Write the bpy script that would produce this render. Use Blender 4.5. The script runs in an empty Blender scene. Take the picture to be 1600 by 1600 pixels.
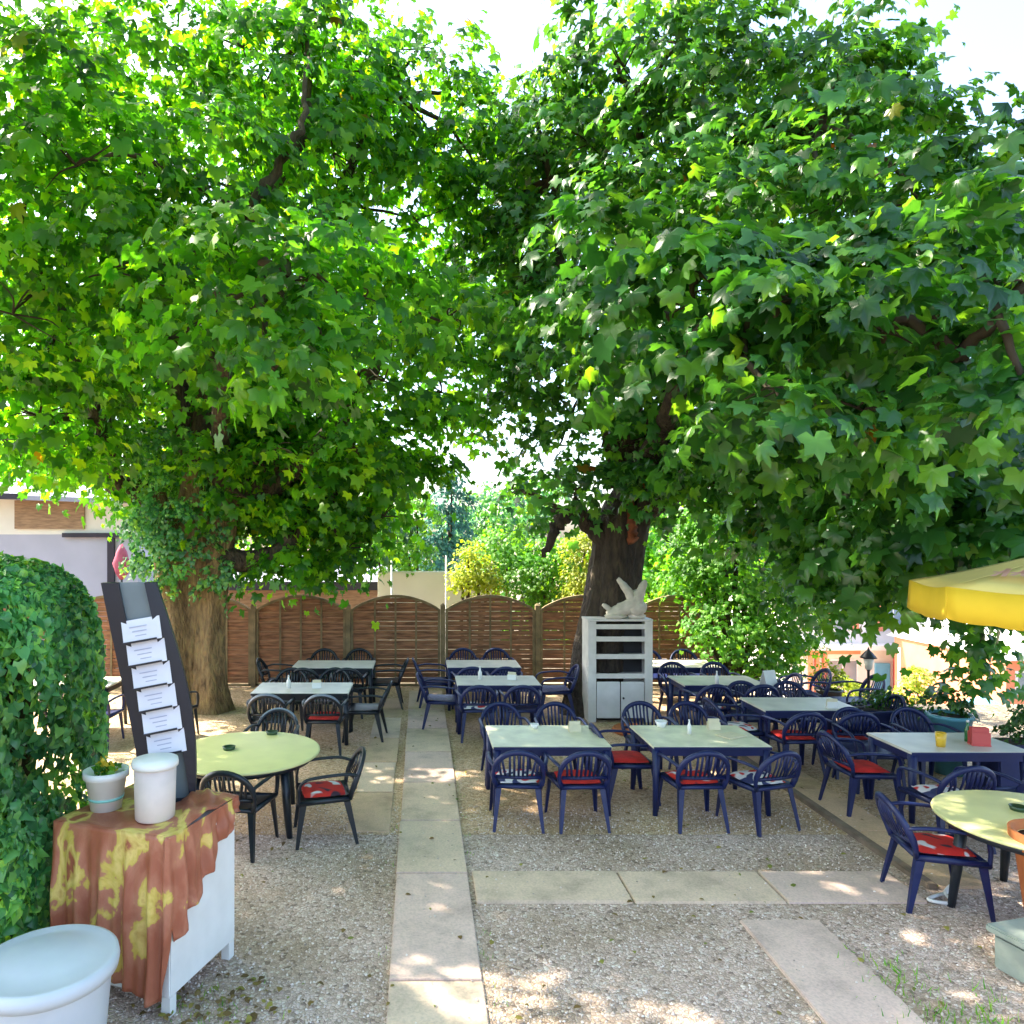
import bpy, bmesh, math, random
import numpy as np
from mathutils import Vector, Matrix
random.seed(7); RNG = np.random.default_rng(7)
R = math.radians
sc = bpy.context.scene
C = sc.collection
# ------------------------------------------------------------ camera, sky, sun, exposure
F, H, VX, VY = 1150.0, 2.85, 657.0, 840.0        # focal length in px, eye height, vanishing point of the paths
cam = bpy.data.cameras.new('camera'); co = bpy.data.objects.new('camera', cam); C.objects.link(co)
co.location = (0, 0, H); co.rotation_euler = (R(90), 0, 0)
cam.sensor_width = 36; cam.lens = 36*F/1600; cam.shift_x = (800-VX)/1600; cam.shift_y = (VY-800)/1600
cam.clip_end = 3000; cam.clip_start = .05
sc.camera = co
SUN = Vector((-0.60, 0.30, 0.74)).normalized()     # towards the sun
w = bpy.data.worlds.new('World'); sc.world = w; w.use_nodes = True
nt = w.node_tree; bg = nt.nodes['Background']
sky = nt.nodes.new('ShaderNodeTexSky'); sky.sky_type = 'NISHITA'; sky.sun_disc = False
sky.sun_elevation = math.asin(SUN.z); sky.sun_rotation = math.atan2(SUN.x, SUN.y)
sky.air_density = 1.0; sky.dust_density = 3.0; sky.ozone_density = 1.0
nt.links.new(sky.outputs[0], bg.inputs[0]); bg.inputs[1].default_value = 0.15
sl = bpy.data.lights.new('sun', 'SUN'); sl.energy = 4.0; sl.angle = R(0.6); sl.color = (1, .91, .74)
so = bpy.data.objects.new('sun', sl); C.objects.link(so); so.rotation_euler = SUN.to_track_quat('Z', 'Y').to_euler()
sc.view_settings.view_transform = 'Standard'; sc.view_settings.look = 'None'; sc.view_settings.gamma = 1
sc.view_settings.exposure = 2.3

def G(px, py):                                     # a point on the ground seen at a photo pixel
    Y = F*H/(py-VY); return ((px-VX)*Y/F, Y, 0)
def P(px, py, Y):                                  # the point at depth Y
    return Vector(((px-VX)*Y/F, Y, H-(py-VY)*Y/F))

# ------------------------------------------------------------ materials
MATS = {}
def newmat(name):
    m = bpy.data.materials.new(name); m.use_nodes = True; MATS[name] = m
    return m, m.node_tree, m.node_tree.nodes['Principled BSDF']
def N(t, kind, **kw):
    n = t.nodes.new(kind)
    for k, v in kw.items():
        if k in n.inputs: n.inputs[k].default_value = v
        else: setattr(n, k, v)
    return n
def ramp(t, fac, stops):
    r = t.nodes.new('ShaderNodeValToRGB'); e = r.color_ramp.elements
    while len(e) < len(stops): e.new(0.5)
    for el, (p, c) in zip(e, stops): el.position = p; el.color = (*c, 1)
    t.links.new(fac, r.inputs[0]); return r.outputs[0]
def coords(t, scale=(1, 1, 1), rot=(0, 0, 0), kind='Object'):
    tc = t.nodes.new('ShaderNodeTexCoord'); mp = t.nodes.new('ShaderNodeMapping')
    mp.inputs['Scale'].default_value = scale; mp.inputs['Rotation'].default_value = rot
    t.links.new(tc.outputs[kind], mp.inputs[0]); return mp.outputs[0]
def simple(name, col, rough=.5, var=.15, scale=8, bump=.0, metal=0, stretch=(1, 1, 1), bscale=None, spec=.5):
    m, t, b = newmat(name)
    v = coords(t, stretch)
    n = N(t, 'ShaderNodeTexNoise', Scale=scale, Detail=6); t.links.new(v, n.inputs['Vector'])
    lo = tuple(c*(1-var) for c in col); hi = tuple(min(1, c*(1+var)) for c in col)
    t.links.new(ramp(t, n.outputs[0], [(.3, lo), (.7, hi)]), b.inputs['Base Color'])
    b.inputs['Roughness'].default_value = rough; b.inputs['Metallic'].default_value = metal
    b.inputs['Specular IOR Level'].default_value = spec
    if bump:
        n2 = N(t, 'ShaderNodeTexNoise', Scale=bscale or scale*4, Detail=5); t.links.new(v, n2.inputs['Vector'])
        bp = N(t, 'ShaderNodeBump', Strength=bump, Distance=.02); t.links.new(n2.outputs[0], bp.inputs['Height'])
        t.links.new(bp.outputs[0], b.inputs['Normal'])
    return m
def leafmat(name, cols, trans=.35, rough=.45, tcol=None, spec=.5, bump=True, odd=None):
    m, t, b = newmat(name)
    g = t.nodes.new('ShaderNodeNewGeometry')
    stops = [(i/(len(cols)-1)*.997, c) for i, c in enumerate(cols)]
    if odd: stops.append((.9988, odd))
    cr = ramp(t, g.outputs['Random Per Island'], stops)
    n = N(t, 'ShaderNodeTexNoise', Scale=.9, Detail=2); t.links.new(coords(t), n.inputs['Vector'])
    hs = N(t, 'ShaderNodeHueSaturation'); t.links.new(cr, hs.inputs['Color'])
    mr = N(t, 'ShaderNodeMapRange'); mr.inputs[1].default_value = .3; mr.inputs[2].default_value = .7
    mr.inputs[3].default_value = .7; mr.inputs[4].default_value = 1.35
    t.links.new(n.outputs[0], mr.inputs[0]); t.links.new(mr.outputs[0], hs.inputs['Value'])
    t.links.new(hs.outputs[0], b.inputs['Base Color'])
    b.inputs['Roughness'].default_value = rough; b.inputs['Specular IOR Level'].default_value = spec
    tr = t.nodes.new('ShaderNodeBsdfTranslucent')
    hv = N(t, 'ShaderNodeMixRGB', blend_type='MULTIPLY'); hv.inputs[0].default_value = 1
    t.links.new(hs.outputs[0], hv.inputs[1]); hv.inputs[2].default_value = (*(tcol or (4.0, 3.1, .7)), 1)
    t.links.new(hv.outputs[0], tr.inputs[0])
    mx = t.nodes.new('ShaderNodeMixShader'); mx.inputs[0].default_value = trans
    t.links.new(b.outputs[0], mx.inputs[1]); t.links.new(tr.outputs[0], mx.inputs[2])
    t.links.new(mx.outputs[0], t.nodes['Material Output'].inputs[0])
    return m

leafmat('leaf_left', [(.014, .075, .010), (.034, .150, .014), (.062, .225, .016), (.14, .31, .012)], .52, .42, odd=(.16, .07, .02))
leafmat('leaf_right', [(.012, .062, .014), (.028, .118, .026), (.050, .175, .038), (.10, .25, .028)], .42, .30, odd=(.20, .06, .02), spec=.6)
leafmat('leaf_ivy', [(.016, .09, .03), (.055, .22, .07), (.11, .34, .11), (.22, .46, .09)], .25, .34, spec=.6)
leafmat('leaf_bright', [(.035, .13, .015), (.07, .23, .022), (.14, .32, .03)], .4, .5, tcol=(3.2, 2.6, .8))
leafmat('leaf_yellow', [(.20, .28, .02), (.34, .42, .03), (.46, .48, .06)], .4, .5, tcol=(1.4, 1.4, .6))
leafmat('leaf_blue', [(.03, .12, .10), (.06, .19, .15), (.10, .26, .18)], .3, .5, tcol=(1, 1.5, 1.2))
leafmat('leaf_dark', [(.012, .05, .012), (.022, .085, .018), (.04, .12, .02)], .25, .45)
leafmat('petal', [(.6, .45, .03), (.8, .6, .05)], .3, .5, tcol=(1.2, 1.1, .5))
leafmat('litter', [(.10, .06, .02), (.22, .14, .04), (.30, .26, .05), (.14, .20, .03)], .2, .6, tcol=(1, 1, .6))
leafmat('grassm', [(.05, .2, .02), (.10, .32, .03), (.2, .36, .05)], .35, .5)

def bark(name, a, b_, c):
    m, t, b = newmat(name)
    v = coords(t, (1, 1, .38))
    n = N(t, 'ShaderNodeTexNoise', Scale=9, Detail=8, Roughness=.65); t.links.new(v, n.inputs['Vector'])
    vo = N(t, 'ShaderNodeTexVoronoi', Scale=13, feature='DISTANCE_TO_EDGE'); t.links.new(v, vo.inputs['Vector'])
    t.links.new(ramp(t, n.outputs[0], [(.30, a), (.5, b_), (.72, c)]), b.inputs['Base Color'])
    mu = N(t, 'ShaderNodeMath', operation='ADD'); t.links.new(n.outputs[0], mu.inputs[0]); t.links.new(vo.outputs[0], mu.inputs[1])
    bp = N(t, 'ShaderNodeBump', Strength=.9, Distance=.06); t.links.new(mu.outputs[0], bp.inputs['Height'])
    t.links.new(bp.outputs[0], b.inputs['Normal']); b.inputs['Roughness'].default_value = .9
bark('bark_left', (.07, .045, .02), (.24, .16, .075), (.34, .26, .10))
bark('bark_limb_shaded', (.018, .014, .010), (.06, .045, .03), (.12, .09, .05))  # darker than the trunk bark: crown shade put into the limb colour
bark('bark_right', (.018, .013, .011), (.055, .04, .03), (.10, .075, .045))
simple('fresh_wood', (.26, .075, .03), .8, .4, 12, .5)
simple('twig', (.05, .035, .02), .9, .3, 10)

def gravel(name, stops, scale, bumpd=.012):
    m, t, b = newmat(name)
    v = coords(t)
    vo = N(t, 'ShaderNodeTexVoronoi', Scale=scale, Randomness=1); t.links.new(v, vo.inputs['Vector'])
    vb = N(t, 'ShaderNodeTexVoronoi', Scale=scale, feature='DISTANCE_TO_EDGE'); t.links.new(v, vb.inputs['Vector'])
    sp = t.nodes.new('ShaderNodeSeparateColor'); t.links.new(vo.outputs['Color'], sp.inputs[0])
    c1 = ramp(t, sp.outputs[0], stops)
    big = N(t, 'ShaderNodeTexNoise', Scale=.9, Detail=5); t.links.new(v, big.inputs['Vector'])
    c2 = ramp(t, big.outputs[0], [(.35, (.72, .66, .55)), (.65, (1.12, 1.06, 1.05))])
    mx = N(t, 'ShaderNodeMixRGB', blend_type='MULTIPLY'); mx.inputs[0].default_value = 1
    t.links.new(c1, mx.inputs[1]); t.links.new(c2, mx.inputs[2])
    e = ramp(t, vb.outputs[0], [(.0, (.55, .52, .48)), (.10, (1, 1, 1))])
    mx2 = N(t, 'ShaderNodeMixRGB', blend_type='MULTIPLY'); mx2.inputs[0].default_value = 1
    t.links.new(mx.outputs[0], mx2.inputs[1]); t.links.new(e, mx2.inputs[2])
    t.links.new(mx2.outputs[0], b.inputs['Base Color']); b.inputs['Roughness'].default_value = .85
    bp = N(t, 'ShaderNodeBump', Strength=.6, Distance=bumpd)
    t.links.new(ramp(t, vb.outputs[0], [(0, (0, 0, 0)), (.3, (1, 1, 1))]), bp.inputs['Height']); t.links.new(bp.outputs[0], b.inputs['Normal'])
    return m
gravel('gravel_grey', [(0, (.28, .21, .17)), (.12, (.52, .41, .34)), (.6, (.68, .54, .46)), (.9, (.76, .64, .57)), (1, (.86, .80, .73))], 42)
gravel('gravel_warm', [(0, (.40, .26, .15)), (.2, (.64, .46, .28)), (.7, (.74, .56, .37)), (1, (.82, .68, .50))], 40)
gravel('ground_mat', [(0, (.15, .13, .09)), (.5, (.30, .25, .18)), (1, (.40, .35, .26))], 22)
leaf_stone = [(.20, .17, .16), (.42, .36, .34), (.58, .52, .49)]
m, t, b = newmat('pebble_mat'); g = t.nodes.new('ShaderNodeNewGeometry')
t.links.new(ramp(t, g.outputs['Random Per Island'], [(0, (.26, .20, .165)), (.2, (.52, .42, .35)), (.7, (.68, .55, .47)), (1, (.84, .76, .69))]), b.inputs['Base Color'])
b.inputs['Roughness'].default_value = .8
def slab(name, col):
    m, t, b = newmat(name)
    v = coords(t)
    n = N(t, 'ShaderNodeTexNoise', Scale=2.2, Detail=8, Roughness=.65); t.links.new(v, n.inputs['Vector'])
    f = N(t, 'ShaderNodeTexNoise', Scale=60, Detail=3); t.links.new(v, f.inputs['Vector'])
    c1 = ramp(t, n.outputs[0], [(.3, tuple(c*.66 for c in col)), (.5, col), (.75, tuple(c*1.15 for c in col))])
    c2 = ramp(t, f.outputs[0], [(.3, (.85, .85, .85)), (.6, (1.05, 1.05, 1.05))])
    mx = N(t, 'ShaderNodeMixRGB', blend_type='MULTIPLY'); mx.inputs[0].default_value = 1
    t.links.new(c1, mx.inputs[1]); t.links.new(c2, mx.inputs[2]); t.links.new(mx.outputs[0], b.inputs['Base Color'])
    b.inputs['Roughness'].default_value = .85
    bp = N(t, 'ShaderNodeBump', Strength=.4, Distance=.01); t.links.new(f.outputs[0], bp.inputs['Height']); t.links.new(bp.outputs[0], b.inputs['Normal'])
slab('slab_beige', (.69, .53, .39)); slab('slab_pink', (.68, .51, .43)); slab('slab_warm', (.64, .45, .29))
simple('kerbm', (.20, .15, .11), .9, .3, 6, .3)

simple('navy_plastic', (.006, .014, .080), .35, .15, 5)
for mm in ('navy_plastic',):
    t = MATS[mm].node_tree; b = t.nodes['Principled BSDF']
    v = coords(t); n = N(t, 'ShaderNodeTexNoise', Scale=26, Detail=8, Roughness=.7); t.links.new(v, n.inputs['Vector'])
    t.links.new(ramp(t, n.outputs[0], [(.35, (.28, .28, .28)), (.7, (.62, .62, .62))]), b.inputs['Roughness'])
    src = b.inputs['Base Color'].links[0].from_socket; mx = N(t, 'ShaderNodeMixRGB'); t.links.new(src, mx.inputs[1]); mx.inputs[2].default_value = (.06, .07, .13, 1)
    t.links.new(ramp(t, n.outputs[0], [(.56, (0, 0, 0)), (.8, (.35, .35, .35))]), mx.inputs[0]); t.links.new(mx.outputs[0], b.inputs['Base Color'])
simple('black_plastic', (.010, .016, .024), .35, .2, 5)
simple('grey_rim', (.20, .24, .30), .4, .2, 5)
simple('table_pale', (.74, .72, .52), .4, .16, 6)
simple('table_grey', (.64, .61, .52), .35, .16, 3)
simple('table_yellow', (.78, .76, .34), .45, .08, 3)
simple('white_plastic', (.82, .82, .80), .4, .06, 5)
simple('bin_plastic', (.58, .62, .66), .4, .08, 3, .05)
simple('white_paint', (.74, .73, .73), .55, .10, 4, .1)
simple('whitewash', (.74, .71, .68), .6, .10, 6, .15)
simple('inside_shade', (.03, .03, .035), .8, .2, 5)
simple('beige_clay', (.70, .60, .54), .6, .1, 6)
simple('terracotta', (.55, .17, .05), .75, .2, 6, .1)
simple('teal_glaze', (.10, .32, .40), .3, .15, 5)
simple('stone_green', (.30, .34, .29), .8, .18, 5, .2)
simple('ornament', (.68, .62, .54), .8, .15, 12, .3)
simple('fence_slat', (.27, .125, .06), .8, .55, 3.0, .3, stretch=(1, 1, 9))
simple('fence_frame', (.22, .16, .08), .8, .35, 5, .3)
simple('yellow_canvas', (.80, .54, .025), .8, .08, 3, .05)
simple('pale_canvas', (.80, .64, .20), .8, .10, 2, .05)
simple('print_pink', (.70, .38, .26), .8, .1, 6)
simple('stand_navy', (.006, .008, .020), .4, .2, 3)
simple('stand_grey', (.16, .20, .22), .4, .12, 3)
simple('card', (.72, .70, .76), .5, .06, 6)
simple('card_print', (.40, .40, .52), .6, .1, 20)
simple('orange', (.75, .16, .01), .5, .25, 10)
simple('red_cloth', (.55, .022, .02), .85, .3, 9, .2)
simple('lamp_black', (.02, .02, .025), .4, .1, 5)
simple('glass_white', (.75, .72, .62), .3, .05, 5)
simple('yellow_glass', (.75, .48, .04), .3, .1, 5)
simple('green_glass', (.03, .16, .05), .15, .1, 5)
simple('ashtray_mat', (.03, .07, .03), .3, .2, 8)
simple('cream', (.72, .66, .46), .6, .1, 10)
simple('teal_band', (.25, .60, .55), .5, .05, 5)
simple('render_white', (.78, .74, .68), .85, .06, 1, .1)
simple('render_lilac', (.42, .42, .52), .8, .08, 1)
simple('roof_lilac', (.30, .31, .40), .7, .08, 1)
simple('timber_orange', (.32, .20, .12), .8, .3, 4, .2, stretch=(1, 1, 6))
simple('eave_dark', (.03, .025, .04), .7, .2, 3)
simple('salmon', (.70, .25, .13), .8, .12, 1.5)
simple('red_paint', (.60, .10, .09), .7, .1, 2)
simple('blue_paint', (.16, .45, .65), .6, .1, 2)
simple('pane', (.20, .26, .30), .12, .2, 1)
simple('roof_red', (.34, .10, .06), .8, .25, 5)
simple('grass_far', (.16, .20, .08), .9, .3, .5)
simple('dusk_pink', (.42, .09, .14), .85, .2, 6)
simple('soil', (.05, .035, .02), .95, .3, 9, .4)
# patterned cloths
def pattern(name, stops, scale, detail=3, dist=0.8, rough=.8, stretch=(1, 1, 1)):
    m, t, b = newmat(name)
    v = coords(t, stretch)
    n = N(t, 'ShaderNodeTexNoise', Scale=scale, Detail=detail, Distortion=dist); t.links.new(v, n.inputs['Vector'])
    t.links.new(ramp(t, n.outputs[0], stops), b.inputs['Base Color']); b.inputs['Roughness'].default_value = rough
    f = N(t, 'ShaderNodeTexNoise', Scale=90); t.links.new(v, f.inputs['Vector'])
    bp = N(t, 'ShaderNodeBump', Strength=.25, Distance=.004); t.links.new(f.outputs[0], bp.inputs['Height']); t.links.new(bp.outputs[0], b.inputs['Normal'])
pattern('throw', [(.0, (.24, .07, .035)), (.44, (.38, .115, .06)), (.55, (.48, .19, .11)), (.565, (.60, .44, .08)), (.62, (.76, .56, .17)), (.665, (.58, .36, .09)), (.685, (.38, .11, .06))], 3.4, 5, .5, stretch=(1.5, 1.5, .9), rough=.42)
pattern('floral', [(.0, (.03, .04, .12)), (.40, (.03, .04, .14)), (.43, (.75, .72, .80)), (.57, (.78, .74, .78)), (.60, (.62, .02, .02)), (.8, (.62, .02, .02))], 7, 1, .3)
pattern('red_print', [(.0, (.04, .02, .05)), (.36, (.05, .02, .04)), (.40, (.60, .02, .02)), (.60, (.62, .03, .02)), (.64, (.78, .74, .78)), (.8, (.7, .7, .78))], 6, 1, .3)

# ------------------------------------------------------------ mesh helpers
class MB:
    def __init__(s): s.v = []; s.f = []; s.m = []; s.sm = []
    def add(s, vs, fs, mi=0, smooth=False):
        o = len(s.v); s.v += [tuple(p) for p in vs]
        for f in fs: s.f.append([i+o for i in f]); s.m.append(mi); s.sm.append(smooth)
        return s
    def box(s, c, d, mi=0, rot=None):
        vs = [Vector((x*d[0]/2, y*d[1]/2, z*d[2]/2)) for x in (-1, 1) for y in (-1, 1) for z in (-1, 1)]
        if rot is not None: vs = [rot @ p for p in vs]
        c = Vector(c); vs = [p+c for p in vs]
        return s.add(vs, [(0, 1, 3, 2), (4, 6, 7, 5), (0, 4, 5, 1), (2, 3, 7, 6), (0, 2, 6, 4), (1, 5, 7, 3)], mi)
    def span(s, a, b, mi=0):
        return s.box([(a[i]+b[i])/2 for i in range(3)], [abs(b[i]-a[i]) for i in range(3)], mi)
    def prism(s, poly, y0, y1, mi=0):           # poly in XZ, extruded along Y
        n = len(poly); vs = [(x, y0, z) for x, z in poly]+[(x, y1, z) for x, z in poly]
        fs = [list(range(n))[::-1], list(range(n, 2*n))]+[(i, (i+1) % n, n+(i+1) % n, n+i) for i in range(n)]
        return s.add(vs, fs, mi)
    def tube(s, pts, rad, seg=8, mi=0, flat=1.0, cap=True, rough=0, ref=(0, 0, 1)):
        pts = [Vector(p) for p in pts]; n = len(pts)
        if not hasattr(rad, '__len__'): rad = [rad]*n
        vs = []; up = Vector(ref)
        for i, p in enumerate(pts):
            d = (pts[min(i+1, n-1)]-pts[max(i-1, 0)]).normalized()
            a = d.cross(up)
            if a.length < .1: a = d.cross(Vector((0, 1, 0)))
            a.normalize(); b2 = a.cross(d).normalized()
            for k in range(seg):
                t2 = 2*math.pi*k/seg; r = rad[i]*(1+rough*(random.random()-.5))
                vs.append(p+a*math.cos(t2)*r+b2*math.sin(t2)*r*flat)
        fs = [(i*seg+k, i*seg+(k+1) % seg, (i+1)*seg+(k+1) % seg, (i+1)*seg+k) for i in range(n-1) for k in range(seg)]
        if cap: fs += [list(range(seg))[::-1], list(range((n-1)*seg, n*seg))]
        return s.add(vs, fs, mi, True)
    def lathe(s, prof, c=(0, 0, 0), seg=28, mi=0, wob=0):
        vs = []
        for r, z in prof:
            for k in range(seg):
                t2 = 2*math.pi*k/seg; rr = r*(1+wob*math.sin(t2*5+z*9))
                vs.append((c[0]+rr*math.cos(t2), c[1]+rr*math.sin(t2), c[2]+z))
        n = len(prof)
        fs = [(i*seg+k, i*seg+(k+1) % seg, (i+1)*seg+(k+1) % seg, (i+1)*seg+k) for i in range(n-1) for k in range(seg)]
        if prof[0][0] > 1e-4: fs.append(list(range(seg))[::-1])
        if prof[-1][0] > 1e-4: fs.append(list(range((n-1)*seg, n*seg)))
        return s.add(vs, fs, mi, True)
    def build(s, name, mats, parent=None, bevel=0, loc=None):
        me = bpy.data.meshes.new(name); me.from_pydata(s.v, [], s.f)
        for mm in ([mats] if isinstance(mats, str) else mats): me.materials.append(MATS[mm])
        me.polygons.foreach_set('material_index', s.m); me.polygons.foreach_set('use_smooth', s.sm)
        me.update(); o = bpy.data.objects.new(name, me); C.objects.link(o)
        if bevel:
            bm = bmesh.new(); bm.from_mesh(me)
            bmesh.ops.bevel(bm, geom=[e for e in bm.edges if e.is_manifold and e.calc_face_angle(0) > .6], offset=bevel, segments=2, affect='EDGES', clamp_overlap=True)
            bm.to_mesh(me); bm.free()
        if parent: o.parent = parent
        if loc: o.location = loc
        return o
def tag(o, label=None, cat=None, group=None, kind=None):
    if label: o['label'] = label
    if cat: o['category'] = cat
    if group: o['group'] = group
    if kind: o['kind'] = kind
    return o
def empty(name, loc, rz=0, label=None, cat=None, group=None):
    o = bpy.data.objects.new(name, None); C.objects.link(o); o.location = loc; o.rotation_euler = (0, 0, rz)
    o.empty_display_size = .2
    return tag(o, label, cat, group)
def copy_tree(o, parent=None):
    c = o.copy(); C.objects.link(c); c.parent = parent
    for ch in o.children: copy_tree(ch, c)
    return c
def spline(pts, n=6):
    pts = [Vector(p) for p in pts]; out = []
    for i in range(len(pts)-1):
        p0 = pts[max(i-1, 0)]; p1 = pts[i]; p2 = pts[i+1]; p3 = pts[min(i+2, len(pts)-1)]
        for k in range(n):
            t = k/n
            out.append(.5*((2*p1)+(p2-p0)*t+(2*p0-5*p1+4*p2-p3)*t*t+(3*p1-p0-3*p2+p3)*t**3))
    out.append(pts[-1]); return out
def lerp_list(a, n): return list(np.interp(np.linspace(0, len(a)-1, n), range(len(a)), a))

# ------------------------------------------------------------ leaves
def leaf_template(kind):
    if kind == 'maple':
        pol = [(270, .10), (238, .46), (212, .60), (192, .80), (174, .68), (162, .60), (150, .72), (135, .98), (121, .80), (111, .68), (102, .84), (90, 1.10),
               (78, .84), (69, .68), (59, .80), (45, .98), (30, .72), (18, .60), (6, .68), (-12, .80), (-32, .60), (-58, .46)]
    elif kind == 'maple_s':
        pol = [(270, .10), (225, .55), (190, .80), (162, .60), (136, .98), (112, .68), (90, 1.10), (68, .68), (44, .98), (18, .60), (-10, .80), (-45, .55)]
    elif kind == 'ivy':
        pol = [(270, .22), (225, .62), (180, .62), (150, .60), (90, 1.0), (30, .60), (0, .62), (-45, .62)]
    elif kind == 'small':
        pol = [(270, .8), (200, .55), (140, .75), (90, 1.0), (40, .75), (-20, .55)]
    elif kind == 'blade':
        vs = np.array([(-.06, 0, 0), (.06, 0, 0), (.045, .5, .05), (-.045, .5, .05), (0, 1, .0)]); return vs, np.array([(0, 1, 2), (0, 2, 3), (3, 2, 4)])
    vs = [(0, .12, .10)]
    for a, r in pol:
        x, y = r*math.cos(R(a)), r*math.sin(R(a))
        vs.append((x, y, -.28*r*r+.05*math.sin(a*3)))
    n = len(pol)
    return np.array(vs), np.array([(0, 1+i, 1+(i+1) % n) for i in range(n)])
def leaves(name, mat, cen, nor, tip, size, kind, parent=None):
    tv, tf = leaf_template(kind); K = len(tv); M = len(cen)
    nor = nor/np.linalg.norm(nor, axis=1, keepdims=True)
    side = np.cross(tip, nor); side /= np.linalg.norm(side, axis=1, keepdims=True)+1e-9
    tip = np.cross(nor, side)
    sz = (size/2)[:, None, None]
    tvj = np.repeat(tv[None], M, 0); tvj[:, :, 2] *= RNG.uniform(.1, 2.6, (M, 1)); tvj[:, :, 2] += np.abs(tvj[:, :, 0])*RNG.uniform(-.1, .45, (M, 1)); tvj[:, :, 0] += tvj[:, :, 1]**2*RNG.uniform(-.18, .18, (M, 1)); tvj[:, :, 0] *= RNG.uniform(.82, 1.15, (M, 1))
    V = cen[:, None, :]+sz*(tvj[:, :, 0:1]*side[:, None]+tvj[:, :, 1:2]*tip[:, None]+tvj[:, :, 2:3]*nor[:, None])
    V = V.reshape(-1, 3); Fc = (tf[None]+(np.arange(M)*K)[:, None, None]).reshape(-1, 3)
    me = bpy.data.meshes.new(name)
    me.vertices.add(len(V)); me.vertices.foreach_set('co', V.ravel().astype(np.float32))
    me.loops.add(Fc.size); me.loops.foreach_set('vertex_index', Fc.ravel().astype(np.int32))
    me.polygons.add(len(Fc)); me.polygons.foreach_set('loop_start', np.arange(0, Fc.size, 3, dtype=np.int32))
    me.polygons.foreach_set('use_smooth', np.ones(len(Fc), dtype=bool))
    me.materials.append(MATS[mat]); me.update(calc_edges=True)
    o = bpy.data.objects.new(name, me); C.objects.link(o)
    if parent: o.parent = parent
    return o
def crown_points(lobes, size, dens=1.0, spray=.42, flat=.75, tiers=0):
    CE, NO, TI, SZ = [], [], [], []
    for lb in lobes:
        c = np.array(lb[0]); r = np.array(lb[1]) if hasattr(lb[1], '__len__') else np.array([lb[1], lb[1], lb[1]*flat])
        dn = lb[2] if len(lb) > 2 else 1
        area = 4*math.pi*((r[0]*r[1])**1.6/3+(r[0]*r[2])**1.6/3+(r[1]*r[2])**1.6/3)**(1/1.6)
        per = 16; ns = max(4, int(area*dens*dn/(size*size*.5)/per))
        d = RNG.normal(size=(ns, 3)); d /= np.linalg.norm(d, axis=1, keepdims=True)
        rr = RNG.uniform(.25, 1, ns)**.45*(1+.22*np.sin(d[:, 0]*5+c[0]*3)*np.cos(d[:, 1]*6+d[:, 2]*4+c[2]))
        sp = c+d*r*rr[:, None]
        if tiers and min(r) > .28:                              # sprays gather in drooping layers with dark gaps between them
            ly = np.round((sp[:, 2]+.25*np.sin(sp[:, 0]*1.3+sp[:, 1]*1.7))/tiers)*tiers
            k_ = RNG.uniform(0, 1, ns) < .8
            rh = np.sqrt(d[:, 0]**2+d[:, 1]**2)*rr
            sp[k_, 2] = np.clip(ly+.20+RNG.normal(size=ns)*.07-.30*rh**2, c[2]-r[2]*.95, None)[k_]
        up = np.array([0, 0, 1.])
        sn = up*.8+d*[.75, .75, .5]+RNG.normal(size=(ns, 3))*.16; sn /= np.linalg.norm(sn, axis=1, keepdims=True)
        out = d*[1, 1, .2]+RNG.normal(size=(ns, 3))*.3
        n = ns*per
        S = np.repeat(sp, per, 0); SN = np.repeat(sn, per, 0); OUT = np.repeat(out, per, 0)
        off = RNG.normal(size=(n, 3))*spray*.55
        off -= SN*np.sum(off*SN, axis=1, keepdims=True)*.72
        rad2 = np.sum(off**2, axis=1, keepdims=True)
        off[:, 2] -= rad2[:, 0]*.55
        nn = SN+RNG.normal(size=(n, 3))*.33+off*.5
        tt = off*1.6+OUT*.6+RNG.normal(size=(n, 3))*.25; tt[:, 2] -= .95
        CE.append(S+off); NO.append(nn); TI.append(tt); SZ.append(size*RNG.uniform(.45, 1.35, n))
    return np.concatenate(CE), np.concatenate(NO), np.concatenate(TI), np.concatenate(SZ)

# ------------------------------------------------------------ setting: ground, gravel, paths
def terrain():
    xs = [-900, -200, -60, -30, -15, -8, 0, 4, 6, 8, 12, 20, 30, 45, 70, 200, 900]
    ys = [-30, -5, 0, 4, 8, 12, 12.6, 13.4, 14.5, 16, 19, 24, 30, 38, 50, 80, 200, 900]
    def hz(x, y):
        z = -7.4*min(1, max(0, (y-14.4+1.8*min(1, max(0, (x-4.5)/2)))/22))**.9
        return z
    mb = MB(); n = len(xs)
    vs = [(x, y, hz(x, y)) for y in ys for x in xs]
    mb.add(vs, [(j*n+i, j*n+i+1, (j+1)*n+i+1, (j+1)*n+i) for j in range(len(ys)-1) for i in range(n-1)], 0)
    return tag(mb.build('ground', 'ground_mat'), kind='structure')
terrain()
def sheet(name, x0, x1, y0, y1, z, mat, seg=1):
    mb = MB(); mb.add([(x0, y0, z), (x1, y0, z), (x1, y1, z), (x0, y1, z)], [(0, 1, 2, 3)])
    return tag(mb.build(name, mat), kind='structure')
sheet('gravel_bed', -3.2, 8.2, 2.2, 7.05, .004, 'gravel_grey')
sheet('gravel_yard', -6.5, 5.9, 7.05, 14.2, .005, 'gravel_warm'); sheet('gravel_yard', 5.9, 8.6, 7.05, 12.5, .005, 'gravel_warm')
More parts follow.
